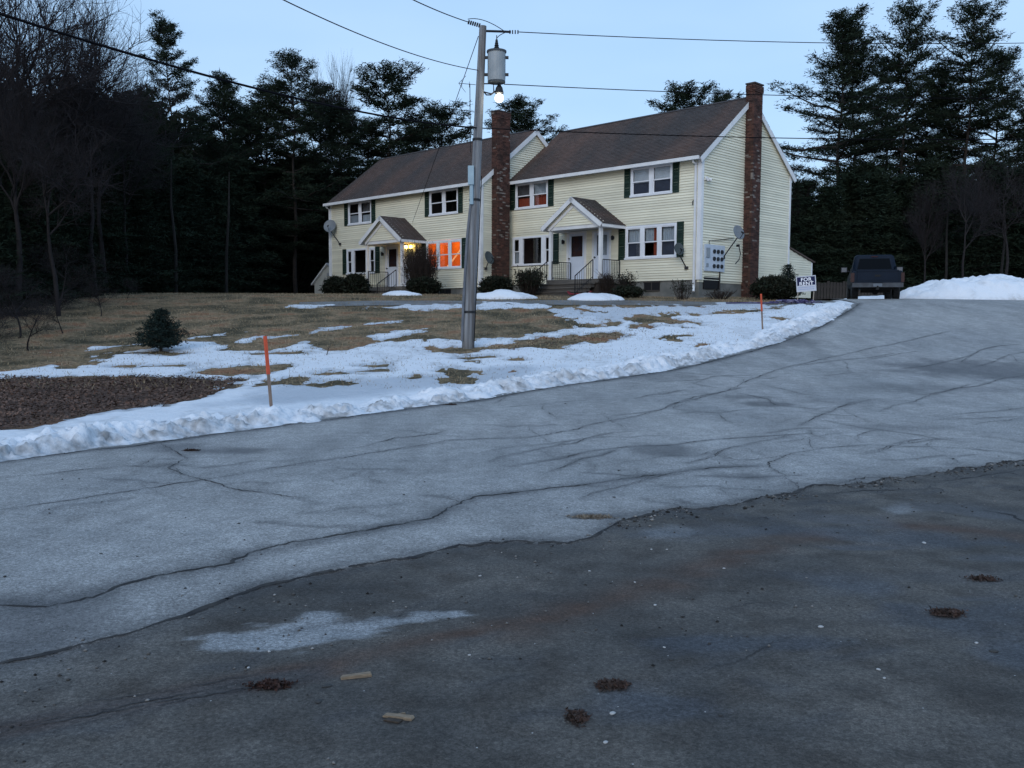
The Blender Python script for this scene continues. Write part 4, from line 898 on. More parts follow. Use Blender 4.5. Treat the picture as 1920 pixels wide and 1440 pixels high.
# ------------------------------------------------------------------ utility pole
def pole():
    bx, by = gp(877, 653); Yp = by; bz = float(ground(bx, by)); top = at(905.5, 49, Yp)
    r = empty('utility_pole', (bx, by, bz), 0, 'weathered grey wooden utility pole leaning slightly right in front of the house', 'utility pole')
    O = Vector((bx, by, bz)); T = top-O
    n = 14; pts = [(T*(i/n)) for i in range(n+1)]; pts[0] = Vector((0, 0, -.4)); rad = [.168-.075*(i/n) for i in range(n+1)]
    mb = MB(); mb.tube(pts, rad, 14); mb.build('post', m_pole, r, smooth=True)
    def on(py):  # height fraction for photo row
        return (653-py)/(653-49)
    def PT(px, py, dy=0): return at(px, py, Yp+dy)-O
    mb = MB(); mb.tube([PT(866, 640, -.12), PT(869, 560, -.12), PT(876, 440, -.12), PT(882, 385, -.12)], .035, 6); mb.tube([PT(886, 345, -.1), PT(893, 250, -.1), PT(895, 180, -.1)], .02, 6); mb.build('conduit', mat('grey_conduit', (.16, .17, .19), (.10, .11, .13), 3), r)
    mb = MB(); a = PT(883, 346, -.2); b = PT(883, 311, -.2); w = .075; mb.box(a.x-w, a.x+w, a.y-.05, a.y+.06, a.z, b.z); mb.tube([PT(884, 383, -.16), PT(884, 346, -.16)], .05, 8); mb.build('junction_box', mat('pale_blue_box', (.33, .44, .50), (.28, .38, .44), 4), r)
    mb = MB(); mb.tube([PT(889, 640, -.18), PT(903, 330, -.17)], .012, 5); mb.build('ground_wire', m_wire, r)
    for py in (262, 375, 585): mb = MB(); p = PT(877+(653-py)/604*28, py); mb.tube([p+Vector((0, 0, -.03)), p+Vector((0, 0, .03))], 165e-3-.07*on(py)+.012, 14); mb.build('strap', m_iron, r)
    mb = MB(); mb.tube([PT(905, 58), PT(940, 59), PT(958, 60)], [.03, .03, .03], 6); 
    for k in range(4): p = PT(955+k*5, 60); mb.tube([p, p+Vector((.03, 0, 0))], .05, 8)
    for k in range(6): q = PT(900, 48).lerp(PT(880, 42), k/5); mb.tube([q, q+Vector((-.03, 0, .01))], .055, 8)
    mb.build('insulator', m_iron, r)
    # transformer
    c = PT(931, 127, .0); zt = PT(931, 98).z; zb = PT(931, 152).z; rr = .23
    mb = MB(); mb.tube([(c.x, c.y, zb-.03), (c.x, c.y, zb), (c.x, c.y, zb+.1), (c.x, c.y, zt), (c.x, c.y, zt+.05)], [rr*.9, rr*.97, rr, rr, rr*.85], 20)
    tr = mb.build('transformer', mat('transformer_grey', (.30, .33, .35), (.24, .27, .29), 3, .5), r, smooth=False)
    mb = MB(); mb.tube([(c.x, c.y, zt-.01), (c.x, c.y, zt+.035)], rr*1.10, 20)
    mb.tube([(c.x, c.y, zb-.045), (c.x, c.y, zb-.005)], rr*.98, 20); mb.build('lid', mat('dark_band', (.06, .07, .08)), tr)
    mb = MB(); z = zt+.05
    for k in range(5): mb.tube([(c.x, c.y, z), (c.x, c.y, z+.05)], [.085-.012*k, .05-.006*k], 10); z += .055
    mb.tube([(c.x, c.y, z), (c.x, c.y, z+.1)], .012, 6); mb.build('bushing', m_iron, tr)
    mb = MB()
    for py in (108, 140): p = PT(947, py); mb.box(p.x-.05, p.x+.09, p.y-.04, p.y+.04, p.z-.03, p.z+.03); q = PT(914, py); mb.box(q.x-.1, q.x+.12, q.y-.04, q.y+.04, q.z-.03, q.z+.03)
    mb.build('hanger', m_iron, tr)
    # street lamp under the transformer
    mb = MB(); mb.tube([PT(901, 157), PT(925, 157), PT(926, 172), PT(921, 176), PT(906, 172)], .018, 6); mb.tube([PT(904, 168), PT(912, 178), PT(920, 178), PT(930, 170)], .018, 6)
    mb.tube([PT(936, 158), PT(936, 165), PT(936, 175)], [.03, .09, .12], 10); mb.build('lamp_bracket', m_iron, r)
    p = PT(936, 184)
    mb = MB(); n = 8; pts = []; rad = []
    for i in range(n+1): g = math.pi*i/n; pts.append((p.x, p.y, p.z+.108*math.cos(g))); rad.append(max(.004, .108*math.sin(g)))
    mb.tube(pts, rad, 14); mb.build('lamp_globe', mat('lamp_glow', (1, 1, 1), None, emit=((1.0, .96, .78), 9)), r, smooth=True)
    l = bpy.data.lights.new('lamp_light', 'POINT'); l.energy = 7; l.color = (1, .95, .8); l.shadow_soft_size = .2
    lo = bpy.data.objects.new('lamp_light', l); COL.objects.link(lo); lo.parent = r; lo.location = p+Vector((0, -.2, -.16))
    return O, PT, Yp
PO, PT, YP = pole()
def wire(a, b, sag, rad, label, name='power_line'):
    a = Vector(a); b = Vector(b); pts = []
    for i in range(25):
        t = i/24; p = a.lerp(b, t); p.z -= sag*4*t*(1-t); pts.append(p-a)
    mb = MB(); mb.tube(pts, rad, 5); o = mb.build(name, m_wire); o.location = a; tag(o, label, 'cable')
wire(at(-420, -115, 9.5), PO+PT(897, 240), .35, .021, 'thick black cable rising to the upper left above the woods', 'power_cable')
wire(at(330, -105, 12), PO+PT(898, 132), .25, .010, 'thin wire running up left from the middle of the utility pole')
wire(at(560, -120, 14), PO+PT(880, 42), .12, .012, 'thin wire from the pole top to the top edge of the view')
wire(PO+PT(972, 60), at(2300, 66, 34), .3, .012, 'topmost thin wire running right from the pole top')
wire(PO+PT(945, 158), at(2300, 176, 34), .25, .012, 'thin wire running right from beneath the transformer')
wire(PO+PT(897, 240), at(2300, 250, 32), .25, .014, 'lower thin wire crossing in front of the near roof to the right')
wire(PO+PT(897, 68), B2W(-5.19, -ST-.05, 3.35), .02, .010, 'thin service wire slanting from the pole to the wall above the far porch')
def loop_(a, b, c, label):
    mb = MB(); a, b, c = Vector(a), Vector(b), Vector(c)
    mb.tube([Vector((0, 0, 0))]+[((1-t)**2)*Vector((0, 0, 0))+2*t*(1-t)*(b-a)+t*t*(c-a) for t in np.linspace(.1, 1, 9)], .010, 5); o = mb.build('jumper_wire', m_wire); o.location = a; tag(o, label, 'cable')
loop_(PO+PT(877, 36), PO+PT(905, 30), PO+PT(945, 58), 'short jumper wire arching over the top of the pole')
loop_(PO+PT(932, 72), PO+PT(934, 66), PO+PT(950, 60), 'short curved wire from the transformer tip up to the top line')
# roof antenna
def antenna():
    base = at(882, 262, 49); r = empty('television_antenna', base, 0, 'thin television antenna standing above the far roof behind the pole', 'antenna')
    def Q(px, py, d=0): return at(px, py, 49+d)-base
    mb = MB(); mb.tube([Q(882, 285), Q(881, 157)], .022, 6); mb.build('mast', m_iron, r)
    mb = MB(); mb.tube([Q(860, 156), Q(892, 159)], .016, 5); mb.tube([Q(841, 204), Q(889, 209)], .014, 5)
    for a, b in (((860, 156), (874, 142)), ((860, 156), (873, 173)), ((866, 150), (866, 163)), ((880, 153), (880, 164)), ((850, 201), (850, 209)), ((866, 203), (866, 211))): mb.tube([Q(*a), Q(*b)], .011, 5)
    for a in (215, 222, 232): p = Q(881, a); mb.tube([p+Vector((-.08, 0, 0)), p+Vector((.08, 0, .03))], .02, 5)
    mb.build('elements', m_iron, r)
antenna()

# ------------------------------------------------------------------ stakes, sign
def stake(px, pyt, pyb, w, split, label, lean):
    x, y = gp(px, pyb+3); z = float(ground(x, y)); t = at(px-lean, pyt, y); h = t.z-z; dx = t.x-x
    r = empty('marker_stake', (x, y, z), 0, label, 'stake', 'orange-topped stakes at the lawn edge')
    def seg(a, b, m, nm, ww):
        mb = MB(); pa = Vector((dx*a, 0, h*a)); pb = Vector((dx*b, 0, h*b)); mb.tube([pa, pb], ww*.72, 4); mb.build(nm, m, r)
    seg(-.1, split, mat('stake_wood', (.24, .17, .13), (.16, .12, .10), 8, stretch=(3, 3, .3)), 'shaft', w); seg(split, 1, mat('stake_orange', (.62, .10, .045), (.48, .08, .04), 6), 'painted_top', w*1.12)
stake(510, 630, 776, .036, .52, 'tall orange-topped wooden stake stuck in the near snowbank at the left', 13)
stake(1430, 551, 620, .035, .55, 'shorter orange-topped stake in the snow near the for rent sign', 3)
def sign():
    x, y = gp(1512, 566); z = float(ground(x, y)); Y = y
    r = empty('rental_sign', (x, y, z), 0, 'white and dark blue FOR RENT sign on a short stake by the driveway', 'sign')
    O = Vector((x, y, z)); tl = at(1491, 519, Y)-O; tr = at(1528, 516, Y)-O; bl = at(1494, 548, Y)-O; br = at(1529, 546, Y)-O
    ux = (tr-tl); uz = (tl-bl); W_ = ux.length; Hh = uz.length; ux.normalize(); uz = (uz-ux*uz.dot(ux)).normalized(); nn = uz.cross(ux)
    Mx = Matrix((ux, nn, uz)).transposed().to_4x4(); Mx.translation = bl
    mb = MB(); mb.box(0, W_, 0, .02, 0, Hh, M=Mx); brd = mb.build('board', mat('sign_white', (.52, .54, .60)), r)
    mb = MB(); mb.box(.035, W_-.035, -.006, 0, Hh*.40, Hh-.035, M=Mx); mb.build('blue_field', mat('sign_navy', (.012, .015, .06)), brd)
    wt = mat('letter_white', (.82, .83, .88))
    for txt, cz, s in (('FOR', .765, .235), ('RENT', .50, .235)):
        c = bpy.data.curves.new('text', 'FONT'); c.body = txt; c.size = Hh*.315; c.align_x = 'CENTER'; c.align_y = 'CENTER'; c.extrude = .003; c.offset = .004; c.space_character = 1.08
        to = bpy.data.objects.new('tmp', c); COL.objects.link(to); dg = bpy.context.evaluated_depsgraph_get(); me = bpy.data.meshes.new_from_object(to.evaluated_get(dg)); bpy.data.objects.remove(to)
        me.transform(Mx@Matrix.Translation((W_/2, -.010, Hh*cz))@Matrix.Rotation(math.pi/2, 4, 'X')@Matrix.Scale(1.12, 4, (1, 0, 0))); me.materials.clear(); me.materials.append(wt)
        lo = bpy.data.objects.new('lettering', me); COL.objects.link(lo); lo.parent = brd
    mb = MB()
    for k in range(2):   # illegible small print line
        zc = Hh*(.27-.12*k); x_ = .07
        while x_ < W_-.1: w_ = .02+random.random()*.04; mb.box(x_, min(x_+w_, W_-.07), -.004, 0, zc-.018, zc+.018, M=Mx); x_ += w_+.018
    mb.build('fine_print', mat('print_grey_blue', (.32, .38, .55)), brd)
    mb = MB(); s0 = (bl+br)/2; mb.tube([Vector((-.35, 0, -.3)), bl+Vector((.05, .03, 0)), tl+Vector((.06, .03, 0))], .022, 5); mb.tube([Vector((.25, 0, -.3)), br+Vector((-.05, .03, 0))], .02, 5); mb.build('stake', mat('stake_pale', (.35, .30, .25)), r)
sign()
# tangle of cloth and cords lying below the sign
def tangle():
    x, y = gp(1490, 570); z = float(ground(x, y)); mb = MB()
    for k in range(26):
        p = Vector((random.uniform(-.5, .7), random.uniform(-.5, .5), .03)); pts = [p]
        for i in range(7): p = p+Vector((random.uniform(-.2, .2), random.uniform(-.15, .15), 0)); q = p.copy(); q.z = .03+random.random()*.13; pts.append(q)
        mb.tube(pts, random.uniform(.012, .03), 5, k % 2)
    mb.tube([(-.6, 0, .04), (-1.1, .1, .03), (-1.9, -.05, .03), (-2.6, .1, .02)], .03, 6, 0)
    o = mb.build('cord_tangle', [mat('navy_cloth', (.03, .03, .08), (.07, .06, .14), 5), mat('pale_lilac_cloth', (.25, .24, .36), (.15, .14, .25), 5)]); o.location = (x, y, z)
    tag(o, 'tangled heap of dark and pale cords lying below the for rent sign', 'cords')
tangle()
# red sled at the near porch
mb = MB(); mb.prism([(-.45, 0), (.4, 0), (.55, .14), (.5, .16), (.35, .05), (-.4, .05), (-.5, .15), (-.55, .13)], lambda u, v, w: (u, w, v), -.22, .22)
o = mb.build('sled', mat('red_plastic', (.20, .012, .03), (.14, .01, .025), 4, .5)); o.location = B2W(6.7, -2.35, -.62); o.rotation_euler = (0, 0, BRZ+.5); tag(o, 'red plastic sled lying beside the near porch steps', 'sled')

# ------------------------------------------------------------------ pickup truck
def truck():
    gx, gy = 14.25, 35.6; h = R(-17.5); z = float(ground(gx, gy))+.03
    r = empty('pickup_truck', (gx, gy, z), h, 'dark blue pickup truck parked at the top of the driveway, seen from behind', 'truck')
    blue = mat('dark_blue_paint', (.004, .010, .022), (.006, .013, .026), 2, .6, spec=.12); blk = mat('black_rubber', (.012, .012, .013)); chrome = mat('dull_bumper', (.06, .07, .085), (.035, .04, .05), 4, .6)
    w = .93
    # profile cross sections (half widths) lofted along the length, y forward
    def loft(secs, name, m):
        mb = MB(); V = []
        for (y, pr) in secs: V.append([(x, y, zz) for (x, zz) in pr]+[(-x, y, zz) for (x, zz) in pr[::-1]])
        k = len(V[0]); base = 0
        for s in V: mb.v.extend(s)
        for i in range(len(V)-1):
            for j in range(k): mb.f.append((i*k+j, i*k+(j+1) % k, (i+1)*k+(j+1) % k, (i+1)*k+j)); mb.mi.append(0); mb.t.append(.5)
        mb.f.append(tuple(range(k))); mb.f.append(tuple(range((len(V)-1)*k, len(V)*k))); mb.mi += [0, 0]; mb.t += [.5, .5]
        o = mb.build(name, m, r, smooth=False); b = o.modifiers.new('b', 'BEVEL'); b.width = .03; b.segments = 2; b.limit_method = 'ANGLE'; b.angle_limit = R(30); return o
    def low(s=1, zt=1.08): return [(w*.90*s, .50), (w*.99*s, .62), (w*s, .85), (w*.97*s, zt-.04), (w*.93*s, zt)]
    loft([(.06, low(.985)), (.2, low()), (2.0, low()), (3.9, low()), (5.0, low(.97, 1.02)), (5.25, low(.88, .9))], 'body', blue)
    def cab(s, zt): return [(w*.94, 1.07), (w*.90*s, 1.30), (w*.80*s, zt-.07), (w*.70*s, zt)]
    loft([(1.75, cab(.98, 1.10)), (1.98, cab(1, 1.76)), (2.6, cab(1, 1.80)), (3.3, cab(.97, 1.76)), (4.0, cab(.96, 1.12))], 'cab', blue)
    mb = MB(); mb.prism([(-.66, 1.22), (.66, 1.22), (.56, 1.62), (-.56, 1.62)], lambda u, v, q: (u, q+(v-1.1)*.348, v), 1.735, 1.75); mb.build('rear_window', mat('dark_glass', (.004, .006, .009), None, rough=.6, spec=.03), r)
    mb = MB(); mb.box(-.12, .12, 1.93, 1.96, 1.68, 1.71); mb.build('brake_light', mat('dim_red', (.05, .012, .014)), r)
    mb = MB(); mb.box(-.74, .74, .02, .06, .64, 1.07); mb.box(-.76, .76, .0, .10, 1.05, 1.10); mb.box(-.66, .66, .008, .022, .72, .98); tg = mb.build('tailgate', blue, r)
    mb = MB(); mb.box(-.10, .10, -.005, .01, .86, .93); mb.build('handle', blk, tg)
    for s in (-1, 1):
        mb = MB(); mb.box(s*.92-.07, s*.92+.05 if s > 0 else s*.92+.07, .03, .12, .66, 1.0); mb.build('tail_light', mat('tail_lens', (.022, .004, .006), None, rough=.5), r)
        mb = MB(); mb.box(min(s*.98, s*1.22), max(s*.98, s*1.22), 3.25, 3.37, 1.16, 1.36); mb.tube([(s*.88, 3.4, 1.2), (s*1.05, 3.35, 1.22)], .03, 6); mi_ = mb.build('mirror', mat('mirror_case', (.03, .035, .045)), r)
        mb = MB(); mb.box(min(s*1.0, s*1.20), max(s*1.0, s*1.20), 3.24, 3.25, 1.18, 1.34); mb.build('mirror_glass', mat('mirror_face', (.10, .12, .15), None, rough=.3), mi_)
        for yy in (1.05, 4.35):
            mb = MB(); n = 20; mb.tube([(s*.64, yy, .37), (s*.66, yy, .37), (s*.86, yy, .37), (s*.90, yy, .37)], [.30, .37, .37, .31], n); wh = mb.build('wheel', blk, r)
            mb = MB(); mb.tube([(s*.895, yy, .37), (s*.91, yy, .37)], [.22, .18], 12); mb.build('rim', chrome, wh)
    mb = MB(); mb.box(-.93, .93, -.12, .03, .47, .62); mb.box(-.93, -.2, -.125, -.10, .60, .63); mb.box(.2, .93, -.125, -.10, .60, .63); mb.build('bumper', chrome, r)
    mb = MB(); mb.box(-.16, .16, -.135, -.122, .49, .60); mb.build('licence_plate', mat('plate_white', (.12, .14, .17)), r)
    mb = MB(); mb.box(-.05, .05, -.2, .3, .38, .46); mb.tube([(0, -.17, .46), (0, -.17, .52)], .03, 8); mb.box(-.55, .55, .9, 1.2, .30, .42); mb.tube([(0, 1.0, .34), (0, 1.2, .34)], [.12, .12], 10); mb.box(-.6, .6, .3, .36, .38, .50); mb.build('hitch_and_axle', blk, r)
truck(); bpy.data.objects['pickup_truck'].scale = (1, 1, 1.07)

# ------------------------------------------------------------------ trees
class TB:    # fast collector for tubes (branches) and leaf triangles
    def __init__(s): s.V = []; s.F = []; s.n = 0; s.L = []
    def tube(s, p, q, r0, r1, k=3):
        d = q-p; L = np.linalg.norm(d)
        if L < 1e-6: return
        d = d/L; a = np.array([0, 0, 1.]) if abs(d[2]) < .9 else np.array([1., 0, 0]); u = np.cross(d, a); u /= np.linalg.norm(u); w = np.cross(d, u)
        g = 2*np.pi*np.arange(k)/k; ring = np.cos(g)[:, None]*u+np.sin(g)[:, None]*w
        s.V.append(p+ring*r0); s.V.append(q+ring*r1)
        i = np.arange(k); j = (i+1) % k
        s.F.append(np.stack([s.n+i, s.n+j, s.n+k+j, s.n+k+i], 1)); s.n += 2*k
    def mesh(s, name, m, parent): return npmesh(name, np.concatenate(s.V), np.concatenate(s.F), m, parent)
def leaf_tris(C, D, size, rg, wid=.10, per=9, flat=.35):
    """sprays of thin triangles round centres C, drooping about outward directions D"""
    n = len(C)*per; c = np.repeat(C, per, 0); d = np.repeat(D, per, 0)
    r = rg.normal(size=(n, 3)); r[:, 2] = r[:, 2]*flat+.25; r = r/np.linalg.norm(r, axis=1)[:, None]; r = r+.55*d; r /= np.linalg.norm(r, axis=1)[:, None]
    s = (size*(.6+.8*rg.random(n)))[:, None]
    sd = np.cross(r, rg.normal(size=(n, 3))); sd /= np.linalg.norm(sd, axis=1)[:, None]+1e-9
    c = c+rg.normal(size=(n, 3))*size*np.array([.9, .9, .28])
    V = np.stack([c-sd*s*wid, c+sd*s*wid, c+r*s], 1).reshape(-1, 3); F = np.arange(3*n).reshape(-1, 3)
    t = np.repeat(rg.random(len(C)), per)*.7+.3*rg.random(n)
    return V, F, t
def pine_meshes(seed, H_=20, base=.3, wid=4.2, top='round', dens=1.0, gaps=.25, cone=False, trunk_r=.22):
    rg = np.random.default_rng(seed); tb = TB(); C = []; D = []
    pts = [np.array([0, 0, -.5])]; lean = rg.normal(size=2)*.012*H_
    for i in range(1, 13): t = i/12; pts.append(np.array([lean[0]*t*t+.12*math.sin(i*1.3+seed), lean[1]*t*t+.1*math.cos(i*1.7+seed), H_*t*.985]))
    for i in range(12): tb.tube(pts[i], pts[i+1], trunk_r*(1-i/12.6), trunk_r*(1-(i+1)/12.6), 7)
    def tr(z): t = z/(H_*.985)*12; i = int(min(11, max(0, t))); return pts[i]+(pts[i+1]-pts[i])*(t-i)
    z = H_*base
    while z < H_*.975:
        q = (z/H_-base)/(1-base)
        if cone: w = wid*(1-q)**.85*(.75+.4*rg.random())
        else: w = wid*(min(1, (q+.10)/.35)**.6)*(1-max(0, q-.45)/.62)**.75*(.6+.7*rg.random())
        nb = rg.integers(4, 7) if not cone else rg.integers(6, 9); a0 = rg.random()*6.28
        for b in range(nb):
            if rg.random() < gaps*1.4*(1.3-q) and not cone: continue
            a = a0+6.283*b/nb+rg.normal()*.25; L = max(.5, w*(.7+.5*rg.random())); p = tr(z+rg.normal()*.12)
            el = (.0+.80*q*q+rg.normal()*.09) if not cone else (-.25+.7*q+rg.normal()*.08); dr = np.array([math.cos(a), math.sin(a), 0]); ns = 5; prev = p; r0 = .012+.018*L
            for k in range(1, ns+1):
                u = k/ns; cur = p+dr*L*u*math.cos(el)+np.array([0, 0, L*u*math.sin(el)+ (.14*L*(u**2.2) if not cone else -.10*L*u+.16*L*u*u)])+rg.normal(size=3)*.05*L*.3
                tb.tube(prev, cur, r0*(1-.8*(k-1)/ns), r0*(1-.8*k/ns), 3)
                if u > (.35 if not cone else .15):
                    m_ = int(round((4.6 if not cone else 3.5)*dens*(.5+L/3)))
                    for _ in range(m_):
                        sgn = -1 if rg.random() < .5 else 1; side = np.array([-dr[1], dr[0], 0])*sgn*rg.random()*L*.30*(1.15-abs(u-.6))
                        e = prev+(cur-prev)*rg.random()+side+dr*rg.random()*.2+np.array([0, 0, rg.normal()*.07+.05])
                        C.append(e); dd = dr*.6+side*.6; D.append(dd/(np.linalg.norm(dd)+1e-6))
                        if rg.random() < .3: tb.tube(prev, e, .012, .005, 3)
                prev = cur
        z += ((.85+.45*rg.random()) if not cone else (.62+.35*rg.random()))*(H_/20)**.5*(1 if not cone else .62)
    tipz = H_
    for _ in range(14): C.append(np.array([lean[0], lean[1], tipz-.1])+rg.normal(size=3)*np.array([.25, .25, .45])); D.append(np.array([0, 0, 1.]))
    V, F, t = leaf_tris(np.array(C), np.array(D), .25 if not cone else .30, rg, .12 if not cone else .12, 20 if not cone else 9, .32 if not cone else .5)
    return tb, (V, F, t)
def tree_proto(name, seed, barkm, leafm, **kw):
    tb, (V, F, t) = pine_meshes(seed, **kw)
    r = bpy.data.objects.new(name, None); COL.objects.link(r)
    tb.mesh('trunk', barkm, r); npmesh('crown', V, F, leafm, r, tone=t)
    return r, kw.get('H_', 20)
def bare_proto(name, seed, H_=14, spread=.55, m=None, levels=5, up_=.35, trunk_r=.16, start=.25):
    rg = np.random.default_rng(seed); tb = TB(); tw = TB()
    def grow(p, d, L, r, lv):
        n = 4 if lv > 1 else 3; q = p
        for k in range(n):
            d = d+rg.normal(size=3)*.11+np.array([0, 0, .05*up_]); d /= np.linalg.norm(d)
            e = q+d*L/n; (tb if lv >= levels-1 else tw).tube(q, e, r*(1-.55*k/n), r*(1-.55*(k+1)/n), 5 if lv >= levels-1 else 3)
            if lv > 0 and (k >= 1 or lv < levels) :
                for c in range(2 if lv < levels else 2):
                    if rg.random() < .85:
                        s_ = rg.normal(size=3); s_ = s_-d*np.dot(s_, d); s_ /= np.linalg.norm(s_); nd = d*(1-spread*.35)+s_*spread; nd[2] += .22*up_; nd /= np.linalg.norm(nd)
                        grow(e, nd, L*(.52+.2*rg.random()), r*(.50), lv-1)
            q = e
        if lv > 0: grow(q, d, L*.6, r*.42, lv-1)
    # trunk
    p = np.array([0, 0, -.4]); d = np.array([0, 0, 1.]); top = np.array([rg.normal()*.3, rg.normal()*.3, H_*start]); tb.tube(p, top, trunk_r*1.15, trunk_r, 7)
    grow(top, d, H_*.46, trunk_r, levels)
    allz = np.concatenate(tw.V)[:, 2].max()
    r = bpy.data.objects.new(name, None); COL.objects.link(r)
    tb.mesh('trunk', m or m_barkg, r); tw.mesh('twigs', m_twig, r)
    return r, float(allz)
PROT = {}
P0 = [('pine_tree', 11, dict(H_=20, base=.26, wid=4.9, gaps=.15)), ('pine_tree', 12, dict(H_=20, base=.22, wid=5.2, gaps=.12)), ('pine_tree', 13, dict(H_=20, base=.34, wid=4.4, gaps=.2)), ('pine_tree', 14, dict(H_=18, base=.15, wid=4.8, gaps=.08, dens=1.25)), ('pine_tree', 15, dict(H_=16, base=.5, wid=3.6, gaps=.2, dens=1.2))]
pines = [tree_proto(n, s, m_bark, m_pine, **k) for n, s, k in P0]
hem = [tree_proto('spruce_tree', 31+i, m_bark, m_pine, H_=10, base=.03, wid=2.7, cone=True, dens=1.1, trunk_r=.12) for i in range(2)]
bares = [bare_proto('bare_tree', 51, 15, .6, levels=4), bare_proto('bare_tree', 52, 15, .45, levels=4, up_=.8), bare_proto('bare_tree', 53, 13, .8, levels=4)]
brush = [bare_proto('bare_shrub', 61, 4.5, .75, levels=4, trunk_r=.05, start=.06, up_=.6)]
used = set()
def place(proto, px, pytop, Y, label, cat, group, ws=1.0, rz=None):
    r0, h = proto; p = at(px, 560, Y); z = float(ground(p.x, Y)); top = at(px, pytop, Y).z; s = (top-z)/h
    if r0.name not in used: used.add(r0.name); o = r0
    else: o = copy_tree(r0)
    o.location = (p.x, Y, z-.05); o.scale = (s*ws, s*ws, s); o.rotation_euler = (0, 0, random.random()*6.28 if rz is None else rz)
    tag(o, label, cat, group); return o
GP = 'tall pines standing around the house'
for k, (i, px, pt, Y, ws, lab) in enumerate([
 (2, 335, 44, 52, .75, 'tall ragged pine left of the house, highest of the left woods'), (3, 430, 150, 56, .8, 'shorter pine with a leaning side limb right of the highest left pine'), (1, 555, 112, 58, .95, 'broad dark pine with its peak left of the bare treetop'),
 (3, 500, 170, 60, 1.0, 'dark bushy pine below the cable, between two taller pines'), (4, 735, 135, 64, 1.0, 'umbrella-topped pine rising above the left end of the roof'), (3, 640, 205, 62, 1.0, 'dark pine below the bare treetop left of the roof'),
 (4, 830, 208, 68, 1.1, 'low pine crown showing over the far roof, left of the pole'), (3, 975, 196, 72, 1.0, 'bushy pine top showing behind the middle chimney'), (4, 1282, 170, 84, .9, 'small pine top peeking over the near roof ridge'), (4, 1345, 183, 90, .6, 'tiny pine tip just left of the near chimney, over the ridge'),
 (3, 250, 215, 46, .8, 'dark pine inside the left woods under the bare crowns'), (1, 140, 150, 44, .8, 'dark pine half hidden by bare branches at far left'), (3, 20, 190, 40, .8, 'dark pine at the left edge of the view'),
 (0, 1562, 38, 62, .95, 'leftmost tall pine right of the house, with open lower trunk'), (2, 1598, 60, 64, .85, 'tall pine standing close behind the leftmost right-hand pine'), (1, 1682, 20, 66, .75, 'middle tall pine of the right-hand group with a pointed top'), (0, 1650, 120, 70, .9, 'pine filling the gap left of the middle right-hand pine'),
 (1, 1800, 18, 64, .85, 'tallest pine of the right-hand group with upswept branches'), (0, 1850, 110, 66, .9, 'pine leaning out right of the tallest right-hand pine'), (3, 1755, 135, 68, .85, 'dark pine between the two highest right-hand pines'), (3, 1925, 190, 62, .95, 'dark pine at the right edge of the view'),
 (2, 1740, 190, 72, 1.0, 'inner pine behind the right-hand group'),
 (3, 385, 225, 60, 1.0, 'dark pine filling the gap between the tallest left pine and the shorter one beside it'), (3, 470, 205, 62, 1.0, 'dense pine between the shorter left pine and the broad one'), (3, 600, 168, 66, .95, 'dense pine directly below and left of the bare treetop'), (1, 690, 232, 70, 1.0, 'dark pine between the bare treetop and the umbrella-topped pine'), (3, 285, 175, 50, .85, 'dark pine just left of the tallest left pine'), (3, 780, 245, 74, 1.0, 'dark pine low behind the far roof, right of the umbrella-topped pine'), (1, 80, 240, 40, .9, 'dark pine deep inside the far left woods')]):
    place(pines[i], px, pt, Y, lab, 'tree', GP, ws)
GB = 'bare trees in the left woods'
for px, pt, Y, i, ws, lab in [(640, 82, 63, 1, .55, 'bare leafless treetop standing out against the sky left of the roof'), (60, -160, 34, 0, 1.0, 'large bare tree at far left reaching above the view'), (-30, -120, 32, 2, 1.0, 'bare tree at the left edge with branches behind the cable'), (150, -40, 38, 1, 1.1, 'bare tree with upright twigs left of the tall pine'), (200, 60, 40, 2, .9, 'bare tree with fine drooping twigs at the edge of the sky'), (110, 180, 30, 2, 1.0, 'low bare tree in the grey left thicket'), (30, 20, 30, 1, 1.2, 'slender bare tree at far left, just behind the lowest one'), (100, -60, 36, 2, 1.1, 'spreading bare tree under the left end of the thick cable'), (235, 110, 42, 0, .8, 'bare tree with its twigs against the sky just left of the tallest left pine'), (180, 10, 37, 0, 1.0, 'fine-twigged bare tree between the far left trees and the open sky'), (1010, 212, 74, 2, .6, 'small bare treetop beside the middle chimney')]:
    place(bares[i], px, pt, Y, lab, 'tree', GB, ws)
for px, pt, Y, i, ws, lab in [(1800, 280, 52, 0, 1.0, 'grey leafless tree behind the snow heap at right'), (1880, 260, 54, 2, 1.0, 'grey leafless tree at the right edge behind the snow heap'), (1730, 330, 55, 1, 1.0, 'grey leafless sapling behind the pickup truck'), (1490, 290, 58, 1, .5, 'thin bare sapling just right of the near gable')]:
    place(bares[i], px, pt, Y, lab, 'tree', 'grey leafless trees behind the driveway', ws)
HL = ['low dark conifer cut by the left edge of the view', 'dark conifer behind the brown thicket at far left', 'dark conifer below the big bare crowns at far left', 'dark conifer between the bare crowns and the tall left pine', 'dark conifer left of the foot of the tallest left pine', 'dark conifer behind the small lawn spruce', 'dark conifer right below the tallest left pine', 'dark conifer in the woods right of the small lawn spruce', 'dark conifer under the leaning limb of the left pines', 'dark conifer below the thick cable near its right end', 'dark conifer under the broad left pine', 'dark conifer just left of the garden shed', 'dark conifer behind the far left corner of the house', 'dark conifer behind the left end of the far roof',
 'dark conifer just right of the near gable wall', 'dark conifer behind the board fence', 'dark conifer directly behind the left side of the pickup truck', 'dark conifer directly behind the pickup cab', 'dark conifer right of the pickup truck', 'dark conifer behind the left slope of the snow heap', 'dark conifer behind the peak of the snow heap', 'dark conifer under the tallest right-hand pine', 'dark conifer behind the right part of the snow heap', 'dark conifer cut by the right edge of the view']
